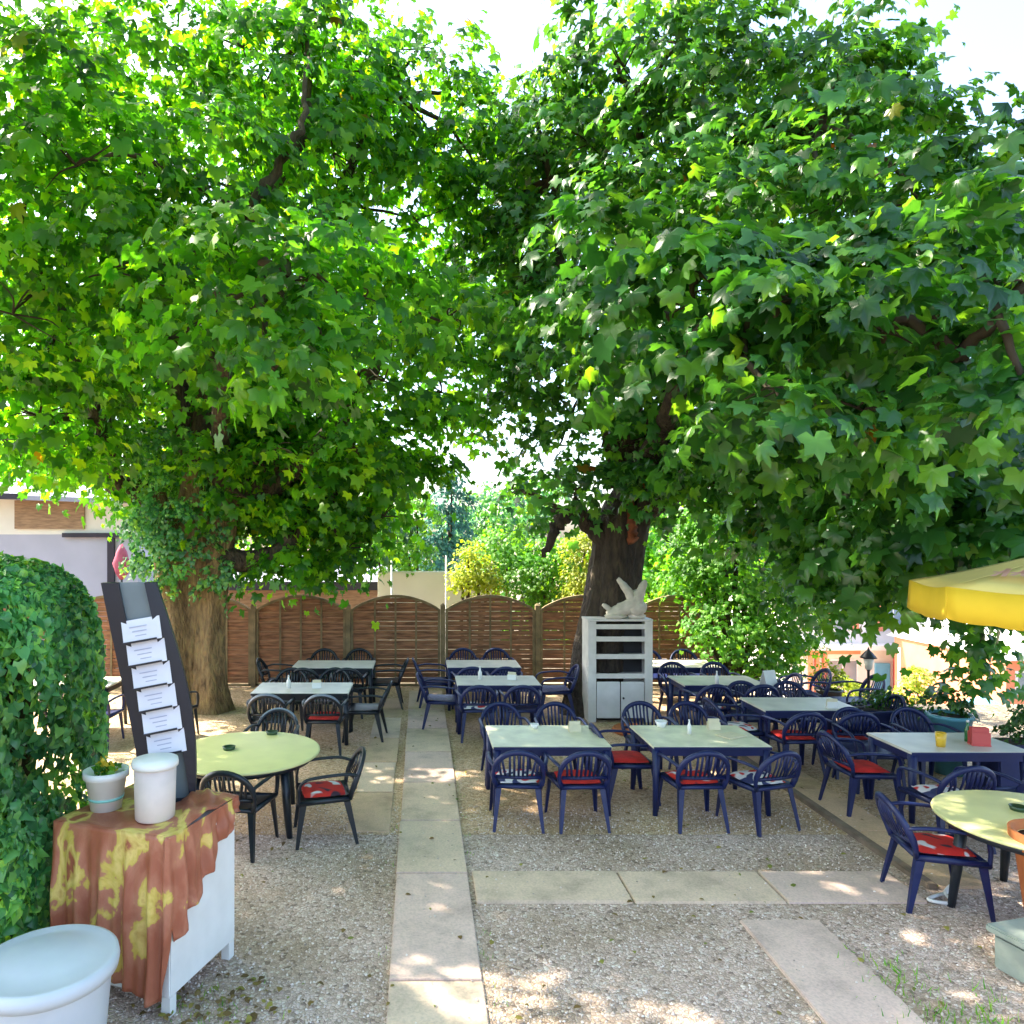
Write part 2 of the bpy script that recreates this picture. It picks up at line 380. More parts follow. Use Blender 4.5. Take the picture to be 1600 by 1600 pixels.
def slabs(name, x0, x1, cuts, mats, z=.028, gap=.009, along='y'):
    mb = MB()
    for i in range(len(cuts)-1):
        a, b = cuts[i]+gap, cuts[i+1]-gap; j = random.uniform(-.003, .003)
        if along == 'y': mb.span((x0+random.uniform(-.006, .006), a, -.05), (x1+random.uniform(-.006, .006), b, z+j), i % len(mats))
        else: mb.span((a, x0, -.05), (b, x1, z+j), i % len(mats))
    return tag(mb.build(name, mats, bevel=.006), kind='structure')
slabs('path', -.20, .40, [1.6, 2.9, 4.7, 6.2, 7.35, 8.5, 9.7, 10.9, 12.1, 13.6], ['slab_pink', 'slab_beige', 'slab_pink', 'slab_beige', 'slab_beige'])
slabs('path', 5.72, 6.24, [.43, 1.66, 2.85, 3.95], ['slab_beige', 'slab_beige', 'slab_pink'], along='x', z=.024)
slabs('path', 2.37, 2.95, [2.2, 3.9, 5.46], ['slab_pink'], z=.026)
slabs('path', 4.20, 4.62, [5.95, 7.1, 8.3, 9.5, 10.7, 12.2], ['slab_warm'], z=.022)
slabs('path', -.72, -.30, [7.1, 8.2, 9.3, 10.4, 11.6, 13], ['slab_warm', 'slab_beige'], z=.016)
k = MB(); k.span((4.10, 5.95, -.05), (4.185, 12.2, .05)); tag(k.build('kerb', 'kerbm', bevel=.008), kind='structure')

# loose stones
def pebbles(n=22000):
    ico = [(0, 0, .5), (.85, 0, .05), (.26, .8, 0), (-.68, .5, .05), (-.68, -.5, 0), (.26, -.8, .05)]
    tv = np.array(ico); tf = np.array([(0, 1, 2), (0, 2, 3), (0, 3, 4), (0, 4, 5), (0, 5, 1)])
    y = 3.6+RNG.uniform(0, 1, n)**1.5*4.2; x = RNG.uniform(-2.6, 6.2, n)
    keep = ~(((x > -.22) & (x < .42)) | ((y > 5.7) & (y < 6.26) & (x > .4) & (x < 3.97)) | ((x > 2.35) & (x < 2.97) & (y < 5.48)) | ((x > 4.08) & (x < 4.64) & (y > 5.93)))
    keep |= RNG.uniform(0, 1, n) < .05
    on = ~(~(((x > -.22) & (x < .42)) | ((y > 5.7) & (y < 6.26) & (x > .4) & (x < 3.97)) | ((x > 2.35) & (x < 2.97) & (y < 5.48)) | ((x > 4.08) & (x < 4.64) & (y > 5.93))))
    lift = np.where(on, .026, .0)[keep]; x, y = x[keep], y[keep]; n = len(x)
    s = RNG.uniform(.006, .014, n); a = RNG.uniform(0, 6.28, n)
    V = tv[None]*RNG.uniform(.7, 1.3, (n, 6, 1)); 
    X = (V[:, :, 0]*np.cos(a)[:, None]-V[:, :, 1]*np.sin(a)[:, None]*.8)*s[:, None]+x[:, None]
    Yy = (V[:, :, 0]*np.sin(a)[:, None]+V[:, :, 1]*np.cos(a)[:, None]*.8)*s[:, None]+y[:, None]
    Z = V[:, :, 2]*s[:, None]*1.6+.005+lift[:, None]
    VV = np.stack([X, Yy, Z], -1).reshape(-1, 3); FF = (tf[None]+(np.arange(n)*6)[:, None, None]).reshape(-1, 3)
    me = bpy.data.meshes.new('gravel_stones'); me.from_pydata(VV.tolist(), [], FF.tolist()); me.materials.append(MATS['pebble_mat'])
    o = bpy.data.objects.new('gravel_stones', me); C.objects.link(o)
    tag(o, 'loose grey and pink gravel stones over the yard', 'gravel', kind='stuff')
pebbles()

# ------------------------------------------------------------ fence
def fence():
    Y = 14.0
    root = empty('wooden_fence', (0, Y, 0), 0, 'brown wooden screen fence with arched panels closing off the back of the yard', 'fence')
    x = .426-1.8*5
    i = 0
    while x < 6.0:
        if x > 5.6: x1 = x+.2
        p = MB(); p.span((x-.045, -.045, 0), (x+.045, .045, 1.56)); p.add([(x-.05, -.05, 1.56), (x+.05, -.05, 1.56), (x+.05, .05, 1.56), (x-.05, .05, 1.56), (x, 0, 1.61)], [(0, 1, 4), (1, 2, 4), (2, 3, 4), (3, 0, 4)])
        p.build('post', 'fence_frame', root)
        if x < 5.0:
            x0, x1 = x+.05, x+1.75; W = x1-x0
            top = lambda u: 1.47+.28*math.sin(math.pi*u)**.8 if 0 < u < 1 else 1.47
            mb = MB(); z = .10; r = 0
            while z < 1.74:
                hh = .085
                # how far the slat reaches under the arch
                yy = .012 if r % 2 else -.006; nseg = 28; a, b = x0+.03, x1-.03
                lim = lambda xx: top((xx-x0)/W)-.02
                for q in range(nseg):       # each slat weaves a little in front of and behind the battens
                    xa, xb = a+(b-a)*q/nseg, a+(b-a)*(q+1)/nseg; ha, hb = min(z+hh, lim(xa)), min(z+hh, lim(xb))
                    if ha <= z+.004 or hb <= z+.004: continue
                    ya = yy+.006*math.sin(xa*7+r*math.pi); yb = yy+.006*math.sin(xb*7+r*math.pi)
                    mb.add([(xa, ya, z), (xb, yb, z), (xb, yb, hb), (xa, ya, ha), (xa, ya+.008, z), (xb, yb+.008, z), (xb, yb+.008, hb), (xa, ya+.008, ha)],
                           [(0, 1, 2, 3), (7, 6, 5, 4), (3, 2, 6, 7), (1, 0, 4, 5)])
                z += hh+random.uniform(.002, .007); r += 1
            pan = mb.build('panel', 'fence_slat', root)
            fr = MB()
            fr.span((x0, -.03, .05), (x0+.045, .03, 1.47)); fr.span((x1-.045, -.03, .05), (x1, .03, 1.47)); fr.span((x0, -.03, .02), (x1, .03, .07))
            arc = [(x0+W*u/20, top(u/20)) for u in range(21)]
            for q in range(20):
                (xa, za), (xb, zb) = arc[q], arc[q+1]
                fr.prism([(xa, za-.04), (xb, zb-.04), (xb, zb+.012), (xa, za+.012)], -.032, .032)
            for u in (.27, .5, .73):
                xx = x0+W*u; fr.span((xx-.018, -.028, .06), (xx+.018, -.016, top(u)-.04))
            fr.build('frame', 'fence_frame', pan)
        x += 1.8; i += 1
fence()

# ------------------------------------------------------------ houses
def window(mb_parent, x0, x1, y, z0, z1, fm='white_paint'):
    f = MB(); wd = .08
    f.span((x0, y-.06, z0), (x0+wd, y+.02, z1)); f.span((x1-wd, y-.06, z0), (x1, y+.02, z1))
    f.span((x0+wd, y-.06, z0), (x1-wd, y+.02, z0+wd)); f.span((x0+wd, y-.06, z1-wd), (x1-wd, y+.02, z1))
    f.span(((x0+x1)/2-.03, y-.05, z0+wd), ((x0+x1)/2+.03, y+.02, z1-wd))
    o = f.build('window', fm, mb_parent)
    g = MB(); g.span((x0+wd, y-.025, z0+wd), (x1-wd, y-.012, z1-wd)); g.build('pane', 'pane', o)
def house_left():
    Y = 20; a = P(-160, 765, Y); b = P(215, 765, Y)
    root = empty('timber_house', (0, 0, 0), 0, 'pale house with timber gable band and lilac roof beyond the hedge', 'house')
    x0, x1 = a.x, b.x; zb = -2.4; zt = P(0, 775, Y).z; zm = P(0, 835, Y).z
    m = MB(); m.span((x0, Y, zb), (x1, Y+7, zm)); m.build('wall', 'render_lilac', root)
    m = MB(); m.span((P(25, 0, Y).x, Y-.08, zm+.15), (P(133, 0, Y).x, Y-.01, zt-.12)); m.build('timber_panel', 'timber_orange', root)
    m = MB(); m.span((x0, Y, zm), (x1, Y+7, zt)); m.build('upper_wall', 'render_white', root)
    m = MB(); m.span((P(100, 0, Y).x, Y-.12, zm-.08), (x1+.1, Y-.01, zm+.04)); m.build('sill_band', 'eave_dark', root)
    m = MB(); m.add([(x0-.5, Y-.7, zt), (x1+.4, Y-.7, zt-.25), (x1+.4, Y+3.5, zt+.45), (x0-.5, Y+3.5, zt+.75), (x0-.5, Y-.7, zt+.12), (x1+.4, Y-.7, zt-.13), (x1+.4, Y+3.5, zt+.57), (x0-.5, Y+3.5, zt+.87)],
                    [(3, 2, 1, 0), (4, 5, 6, 7), (0, 1, 5, 4), (1, 2, 6, 5), (2, 3, 7, 6), (3, 0, 4, 7)]); rf = m.build('roof', 'roof_lilac', root)
    m = MB(); m.add([(x0-.5, Y-.76, zt-.15), (P(60, 0, Y).x, Y-.76, zt-.12), (P(60, 0, Y).x, Y-.76, zt+.02), (x0-.5, Y-.76, zt+.16), (x0-.5, Y-.71, zt-.15), (P(60, 0, Y).x, Y-.71, zt-.12), (P(60, 0, Y).x, Y-.71, zt+.02), (x0-.5, Y-.71, zt+.16)],
                    [(0, 1, 2, 3), (7, 6, 5, 4), (0, 3, 7, 4), (1, 5, 6, 2), (3, 2, 6, 7), (0, 4, 5, 1)]); m.build('fascia', 'eave_dark', rf)
    m = MB(); xx = P(175, 0, Y).x; m.span((xx-.09, Y-.1, zb), (xx+.09, Y-.01, zm-.1)); m.build('downpipe', 'eave_dark', root)
    None and window(root, P(118, 0, Y).x, P(160, 0, Y).x, Y-.01, P(0, 885, Y).z, P(0, 850, Y).z)
house_left()
# rolled red parasol at the corner of that house
r = empty('closed_parasol', (P(190, 0, 18.5).x, 18.5, -2.2), 0, 'closed dark pink parasol beside the pale house at far left', 'parasol')
MB().tube([(0, 0, 0), (0, 0, 4.8)], .03).build('pole', 'lamp_black', r)
MB().lathe([(.05, 4.0), (.15, 4.15), (.20, 4.4), (.12, 4.7), (.02, 4.9)], wob=.1).build('canopy', 'dusk_pink', r)
def shed():
    Y = 18.5
    root = empty('garden_shed', (0, 0, 0), 0, 'low shed with lilac roof behind the left half of the fence', 'shed')
    zt = P(0, 908, Y).z; zr = P(0, 868, Y+2).z; x0, x1 = P(330, 0, Y).x, P(600, 0, Y).x
    MB().span((x0, Y, -2.0), (x1, Y+4, zt-.05)).build('wall', 'timber_orange', root)
    m = MB(); e = .4
    m.add([(x0-e, Y-e, zt), (x1+e, Y-e, zt), (x1-.9, Y+2, zr), (x0+.9, Y+2, zr), (x0-e, Y+4+e, zt), (x1+e, Y+4+e, zt)], [(0, 1, 2, 3), (3, 2, 5, 4), (0, 3, 4), (1, 5, 2), (0, 4, 5, 1)])
    rf = m.build('roof', 'roof_lilac', root)
    m = MB(); m.span((x0-e, Y-e-.05, zt-.2), (x1+e, Y-e-.005, zt+.01)); m.build('fascia', 'eave_dark', rf)
shed()
m = MB(); Y = 17; m.span((P(590, 0, Y).x, Y, -1.5), (P(782, 0, Y).x, Y+.25, P(0, 893, Y).z)); wl = m.build('garden_wall', 'render_white', bevel=.02)
tag(wl, 'pale rendered garden wall rising behind the middle of the fence', 'wall')
for i, px in enumerate((612, 697)):
    o = MB().tube([(P(px, 0, 16).x, 16, -1), (P(px, 0, 16).x, 16, P(0, 868, 16).z)], [.022, .018]).build('flag_pole', 'white_paint')
    tag(o, ['thin white pole left of the two behind the fence', 'thin white pole right of the two behind the fence'][i], 'pole', 'thin poles behind the fence')

def town():
    Y = 44
    X = lambda px: P(px, 0, Y).x
    Z = lambda py: P(0, py, Y).z
    root = empty('white_house', (0, 0, 0), 0, 'bright white house with orange trimmed shopfront down the slope', 'house')
    MB().span((X(1235), Y, -9), (X(1480), Y+9, Z(880))).build('wall', 'render_white', root)
    m = MB(); m.span((X(1232), Y-1.1, Z(1012)), (X(1500), Y-.01, Z(1005))); m.build('canopy', 'render_white', root)
    m = MB(); m.prism([(X(1225), Z(880)), (X(1490), Z(880)), (X(1355), Z(800))], Y-.6, Y+9.6); m.build('roof', 'roof_red', root)
    for px in (1262, 1272, 1284): MB().span((X(px), Y-.25, Z(1100)), (X(px+5), Y-.02, Z(1022))).build('pillar', 'salmon', root)
    MB().span((X(1255), Y-.3, Z(1021)), (X(1340), Y-.02, Z(1013))).build('beam', 'salmon', root)
    MB().span((X(1366), Y-.12, Z(1100)), (X(1389), Y-.01, Z(1036))).build('door', 'blue_paint', root)
    for px in (1395, 1448): MB().span((X(px), Y-.18, Z(1100)), (X(px+7), Y-.02, Z(1026))).build('shutter', 'red_paint', root)
    window(root, X(1292), X(1340), Y-.01, Z(1080), Z(1030)); window(root, X(1412), X(1444), Y-.01, Z(1088), Z(1028))
    window(root, X(1300), X(1330), Y-.01, Z(985), Z(945)); window(root, X(1380), X(1410), Y-.01, Z(985), Z(945)); window(root, X(1435), X(1462), Y-.01, Z(985), Z(945))
    for px in (1289, 1332, 1369, 1412): MB().span((X(px), Y-.1, Z(986)), (X(px+9), Y-.02, Z(944))).build('shutter', 'salmon', root)
    Y2 = 34
    X = lambda px: P(px, 0, Y2).x
    Z = lambda py: P(0, py, Y2).z
    root = empty('salmon_house', (0, 0, 0), 0, 'salmon pink house with grey blue window at the right edge of the street', 'house')
    MB().span((X(1572), Y2, -8), (X(1760), Y2+8, Z(1030))).build('wall', 'salmon', root)
    m = MB(); m.prism([(X(1566), Z(1030)), (X(1766), Z(1030)), (X(1666), Z(985))], Y2-.5, Y2+8.5); m.build('roof', 'render_white', root)
    window(root, X(1586), X(1622), Y2-.01, Z(1085), Z(1048))
    Y3 = 52
    X = lambda px: P(px, 0, Y3).x
    Z = lambda py: P(0, py, Y3).z
    root = empty('grey_house', (0, 0, 0), 0, 'pale blue grey house with red blinds between the white and the salmon houses', 'house')
    MB().span((X(1485), Y3, -10), (X(1720), Y3+9, Z(905))).build('wall', 'render_lilac', root)
    m = MB(); m.prism([(X(1478), Z(905)), (X(1730), Z(905)), (X(1600), Z(840))], Y3-.5, Y3+9.5); m.build('roof', 'roof_red', root)
    for i, px in enumerate((1492, 1530, 1562)):
        window(root, X(px), X(px+22), Y3-.01, Z(1070), Z(1040)); window(root, X(px), X(px+22), Y3-.01, Z(1012), Z(985))
        MB().span((X(px), Y3-.4, Z(1040)), (X(px+22), Y3-.07, Z(1032))).build('blind', 'red_paint', root)
    mb = MB(); mb.add([(14, 26, -5.55), (60, 26, -5.55), (60, 60, -7.38), (14, 60, -7.38)], [(0, 1, 2, 3)])
town()
q = empty('blue_parasol', (P(1535, 0, 33).x, 33, -7), 0, 'blue parasol standing down in the street beside the salmon house', 'parasol')
MB().tube([(0, 0, 0), (0, 0, 2.7)], .04).build('pole', 'white_paint', q); MB().lathe([(1.1, 2.15), (1.1, 2.25), (.5, 2.55), (.001, 2.75)], seg=8).build('canopy', 'blue_paint', q)
for i, (px, py) in enumerate(((1405, 1012), (1455, 1015), (1500, 1018))):
    q = P(px, 0, 40); o = MB().tube([(q.x, 40, -8), (q.x, 40, P(0, py, 40).z)], .07).build('flag_pole', 'white_paint'); tag(o, ['left', 'middle', 'right'][i]+'most of the three pale posts along the street below' if i != 1 else 'middle one of the three pale posts along the street below', 'pole', 'pale posts along the street')
mb = MB(); mb.add([(8, 36.6, -7.39), (80, 36.6, -7.39), (80, 43.8, -7.39), (8, 43.8, -7.39)], [(0, 1, 2, 3)]); tag(mb.build('road', 'slab_beige'), kind='structure')
o = MB(); o.lathe([(.04, 0), (.04, .25)]).build('tmp', 'twig') if False else None

# ------------------------------------------------------------ trees
def limb(mb, pts, rads, seg=9, n=6, rough=.10, wig=.04):
    sp = spline(pts, n)
    for i in range(1, len(sp)-1): sp[i] += Vector([random.uniform(-wig, wig) for _ in range(3)])
    mb.tube(sp, lerp_list(rads, len(sp)), seg, rough=rough)
def trunk_tube(mb, pts, rads, seg=28, n=8, ribs=5, amp=.09, ph=0):
    sp = spline(pts, n); rr = lerp_list(rads, len(sp)); vs = []
    for i, p in enumerate(sp):
        for k in range(seg):
            a = 2*math.pi*k/seg
            r = rr[i]*(1+amp*math.sin(ribs*a+ph+i*.09)+amp*.5*math.sin(11*a+i*.3)+random.uniform(-.025, .025))
            vs.append((p.x+r*math.cos(a), p.y+r*math.sin(a), p.z))
    mb.add(vs, [(i*seg+k, i*seg+(k+1) % seg, (i+1)*seg+(k+1) % seg, (i+1)*seg+k) for i in range(len(sp)-1) for k in range(seg)], 0, True)
def nearest_twigs(mb, hubs, lobes):
    for lb in lobes:
        c = Vector(lb[0]); h = min(hubs, key=lambda q: (q-c).length)
        if (h-c).length < .3: continue
        if (max(lb[1]) if hasattr(lb[1], '__len__') else lb[1]) < .36:
            limb(mb, [c+Vector((.15, .1, 1.0)), c+Vector((.08, 0, .5)), c-Vector((0, 0, .1))], [.02, .015, .006], 5, 4, wig=.03); continue
        mid = (h+c)/2+Vector((random.uniform(-.3, .3), random.uniform(-.3, .3), random.uniform(-.1, .4)))
        limb(mb, [h, mid, c-Vector((0, 0, .12))], [.055, .032, .014], 6, 5, wig=.03)
        rm = lb[1] if not hasattr(lb[1], '__len__') else min(lb[1])*.9; c = c-Vector((0, 0, rm*.12))
        for q in range(5):
            d = min(1, rm*.75)*Vector((random.uniform(-1, 1), random.uniform(-1, 1), random.uniform(-.5, .6)))*1.0
            e_ = c+d*.5+Vector((random.uniform(-.1, .1), random.uniform(-.1, .1), .03)); mb.tube(spline([c, e_, c+d], 3), lerp_list([.014, .010, .004], 7), 5)

# left tree
LT = empty('maple_tree', (-3.75, 12.2, 0), 0, 'big left maple with ivy-covered twin trunk shading the left half of the yard', 'tree')
def loc(o, root): o.location = (-root.location[0], -root.location[1], -root.location[2])
mb = MB()
trunk_tube(mb, [(-3.95, 12.2, -.1), (-4.0, 12.2, .5), (-4.05, 12.2, 1.6), (-4.2, 12.2, 2.7), (-4.45, 12.2, 3.6)], [.46, .30, .26, .25, .22], ribs=4)
trunk_tube(mb, [(-3.45, 12.15, -.1), (-3.48, 12.15, .5), (-3.45, 12.2, 1.6), (-3.3, 12.2, 2.8), (-3.1, 12.3, 3.8)], [.40, .26, .22, .22, .2], ribs=5, ph=1)
trunk_tube(mb, [(-3.72, 12.35, -.1), (-3.75, 12.35, 1.5), (-3.8, 12.4, 3.2), (-3.7, 12.4, 4.2)], [.38, .28, .28, .2], ribs=3, ph=2)
t_ = mb.build('trunk', 'bark_left', LT); loc(t_, LT)
Llimbs = [([(-4.45, 12.2, 3.5), P(165, 740, 11.8), P(155, 660, 11.2), P(90, 480, 10)], [.24, .19, .16, .06]),
          ([(-3.1, 12.3, 3.7), P(430, 760, 12), P(540, 640, 11.5), P(640, 480, 11.5)], [.22, .17, .12, .05]),
          ([(-3.45, 12.2, 2.5), P(420, 870, 12.1), P(470, 830, 12), P(530, 770, 12)], [.20, .17, .15, .07]),
          ([(-3.7, 12.4, 4.1), P(330, 560, 12), P(395, 350, 11), P(475, 200, 11), P(480, 60, 11.3)], [.24, .18, .12, .08, .03]),
          ([(-3.8, 12.4, 4.0), P(270, 560, 12), P(250, 380, 11.5), P(200, 200, 11)], [.22, .17, .11, .04]),
          ([P(430, 520, 10.5), P(396, 345, 9.5), P(440, 250, 9.5), P(472, 190, 9.6), P(482, 90, 9.9)], [.10, .075, .06, .045, .02]),
          ([P(330, 560, 12), P(520, 400, 12), P(530, 300, 12), P(600, 150, 12)], [.15, .12, .10, .03]),
          ([(-3.3, 12.0, 3.8), P(350, 560, 10), P(420, 470, 8), P(440, 430, 6.9)], [.18, .12, .08, .03])]
hubsL = []
for pts, rr in Llimbs:
    mb = MB(); limb(mb, pts, rr); l = mb.build('limb', 'bark_limb_shaded', LT); loc(l, LT); hubsL += [Vector(p) for p in pts[1:]]
def L(px, py, Y, r, d=1): return (P(px, py, Y), r, d)
LL = [L(460, 840, 11.8, .7, 1.3), L(545, 850, 12, .55, 1.2), L(390, 770, 11.6, .7, 1.2), L(320, 720, 11.4, .6, 1.2), L(500, 760, 11.6, .8, 1.2), L(430, 690, 11.2, .7, 1.2), L(600, 800, 12, .6, 1.1), L(720, 120, 12.6, .6), L(650, 70, 12.4, .6), L(120, 730, 14.5, .9), L(40, 700, 14, .9), L(20, 690, 9.5, .6), L(100, 690, 10, .55), L(170, 735, 11.2, .5), L(60, 640, 9.5, .7), L(590, 210, 12.5, 1.1), L(40, 260, 9.5, 1.8), L(20, 470, 8.5, 1.3), L(110, 600, 9.5, 1.0), L(50, 110, 11, 1.7, .8), L(210, 130, 11, 1.8, .9), L(180, 400, 8.5, 1.5), L(250, 520, 8.5, .9),
      L(380, 60, 11.5, 1.2, .8), L(480, 110, 11.5, 1.6), L(560, 100, 12, 1.0, .9), L(520, 220, 11.5, 1.5), L(330, 270, 10, 1.6), L(680, 210, 12.5, 1.25), L(750, 260, 12.5, 1.1),
      L(650, 330, 12.5, 1.3), L(120, 240, 8.5, 1.2), L(430, 380, 10.5, 1.2),
      (P(480, 430, 7.3), (1.15, .9, .38), 1.3), (P(340, 460, 7), (1.0, .8, .4), 1.2), (P(560, 470, 7.6), (1.0, .8, .35), 1.2), (P(700, 490, 9), (.9, .8, .4), 1.2), (P(430, 570, 6.3), (.55, .5, .28), 1.3), (P(500, 530, 6.8), (.7, .5, .3), 1.1),
      L(600, 580, 11, 1.2), L(690, 600, 12, 1.1), L(590, 720, 12, 1.1), L(660, 720, 12.5, .8), L(470, 800, 13, .9), L(550, 830, 12.5, .6),
      L(420, 700, 14.5, 1.5, 1.6), L(300, 700, 15, 1.8, 1.6), L(330, 560, 14.5, 1.7, 1.5), L(480, 580, 14, 1.5, 1.5), L(190, 600, 12.5, 1.1, 1.3), L(230, 700, 13.5, .9, 1.2), L(540, 760, 14, 1.3, 1.3), L(80, 560, 12, 1.4, 1.2),
      L(440, 850, 12.6, .7, 1.4), L(520, 850, 12.9, .7, 1.4), L(520, 800, 12.2, .7, 1.3), L(560, 700, 11, .8, 1.2), L(420, 720, 13.2, 1.2, 1.8), L(320, 700, 13.4, 1.2, 1.8), L(380, 620, 13.2, 1.3, 1.8), L(160, 680, 11, .6, 1.1), L(350, 780, 13.6, 1.1, 1.6), L(520, 690, 13.2, 1.0, 1.5), L(450, 780, 13.3, .9, 1.5), L(30, 690, 11, .6, .6), L(280, 480, 12.5, 1.6, 1.2), L(100, 400, 12, 1.8), L(420, 200, 13, 1.7), L(600, 450, 13, 1.4)]
# unseen crown lobes added overhead and left of the frame to shade the yard
nvisL = len(LL)
LL += [((-7.7, 9.6, 9.2), 1.8, .7), ((-7.0, 8.3, 8.4), 1.5, .8), ((-7.2, 8.8, 6.6), 1.4, .8), ((-6.8, 6.9, 6.7), 1.5, .8), ((-5.1, 8.2, 10.7), 1.7, .7), ((-5.4, 7.6, 9.6), .9, .8), ((-1.0, 3.4, 8.8), 1.9, .7), ((-3.6, 3.2, 8.9), 2.0, .7), ((-6.4, 4.0, 8.6), 1.7, .7), ((-5.6, 5.2, 9.3), 1.8, .7), ((-8.4, 4.6, 7.2), 2.2, .8), ((-2.6, 5.4, 10.0), 1.8, .7),
       ((-6.0, 4.7, 6.4), 1.4, .8), ((-8.2, 7.5, 7.5), 2.1, .7), ((-.4, 5.6, 10.2), 1.8, .6), ((-7.2, 2.2, 6.0), 1.0, .8), ((-2.2, 1.0, 7.5), 1.8, .7), ((1.6, 2.4, 8.4), 1.6, .7), ((-4.6, 8.6, 12.4), 2.0, .6), ((-1.8, 9.2, 12.6), 2.0, .6)]
c, n_, t2, s_ = crown_points(LL, .23, 1.1, tiers=.8)
near = c[:, 1] < 8.2
cr = leaves('crown', 'leaf_left', c[near], n_[near], t2[near], s_[near], 'maple', LT); loc(cr, LT)
cr2 = leaves('crown', 'leaf_left', c[~near], n_[~near], t2[~near], s_[~near], 'maple_s', LT); loc(cr2, LT)
mb = MB(); nearest_twigs(mb, hubsL, LL[:nvisL]); tw = mb.build('branches', 'twig', LT); loc(tw, LT); tw['kind'] = 'stuff'

# right tree
RT = empty('maple_tree', (3.1, 12.1, 0), 0, 'big right maple with dark trunk behind the white cupboard', 'tree')
mb = MB()
trunk_tube(mb, [(2.9, 12.1, -.1), (2.93, 12.1, .35), (3.02, 12.1, 1.2), (3.2, 12.1, 2.2), (3.32, 12.1, 3.1), (3.5, 12.1, 3.7)], [.70, .50, .43, .40, .40, .28], ribs=4)
t_ = mb.build('trunk', 'bark_right', RT); loc(t_, RT)
Rl = [([(3.4, 12.1, 3.0), P(985, 740, 12), P(990, 560, 11.5), P(1010, 330, 11), P(990, 150, 11)], [.26, .20, .16, .10, .04]),
      ([(3.05, 12.1, 2.75), P(915, 812, 12), P(893, 802, 11.9), P(868, 825, 11.8), P(850, 870, 11.7)], [.17, .15, .13, .10, .04]),
      ([(3.5, 12.0, 3.2), P(1100, 740, 11), P(1250, 690, 9.5), P(1480, 640, 8)], [.26, .2, .15, .05]),
      ([(3.5, 12.0, 3.5), P(1060, 600, 11), P(1150, 400, 10), P(1280, 200, 9.5)], [.22, .16, .11, .04]),
      ([(3.4, 12.0, 3.6), P(1050, 640, 10), P(1100, 520, 8), P(1180, 480, 6.2)], [.2, .14, .09, .03]),
      ([(3.4, 12.1, 3.6), P(930, 600, 12), P(880, 420, 12), P(860, 280, 12)], [.18, .13, .09, .03]),
      ([P(1250, 690, 9.5), P(1380, 700, 8), P(1450, 620, 6.3), P(1500, 560, 5.2)], [.13, .09, .06, .02])]
hubsR = []
for pts, rr in Rl:
    mb = MB(); limb(mb, pts, rr); l = mb.build('limb', 'bark_right', RT); loc(l, RT); hubsR += [Vector(p) for p in pts[1:]]
mb = MB(); limb(mb, [P(990, 845, 11.62), P(985, 800, 11.72), P(988, 745, 11.85)], [.10, .06, .04], wig=.02); sc_ = mb.build('wood_scar', 'fresh_wood', RT); loc(sc_, RT)
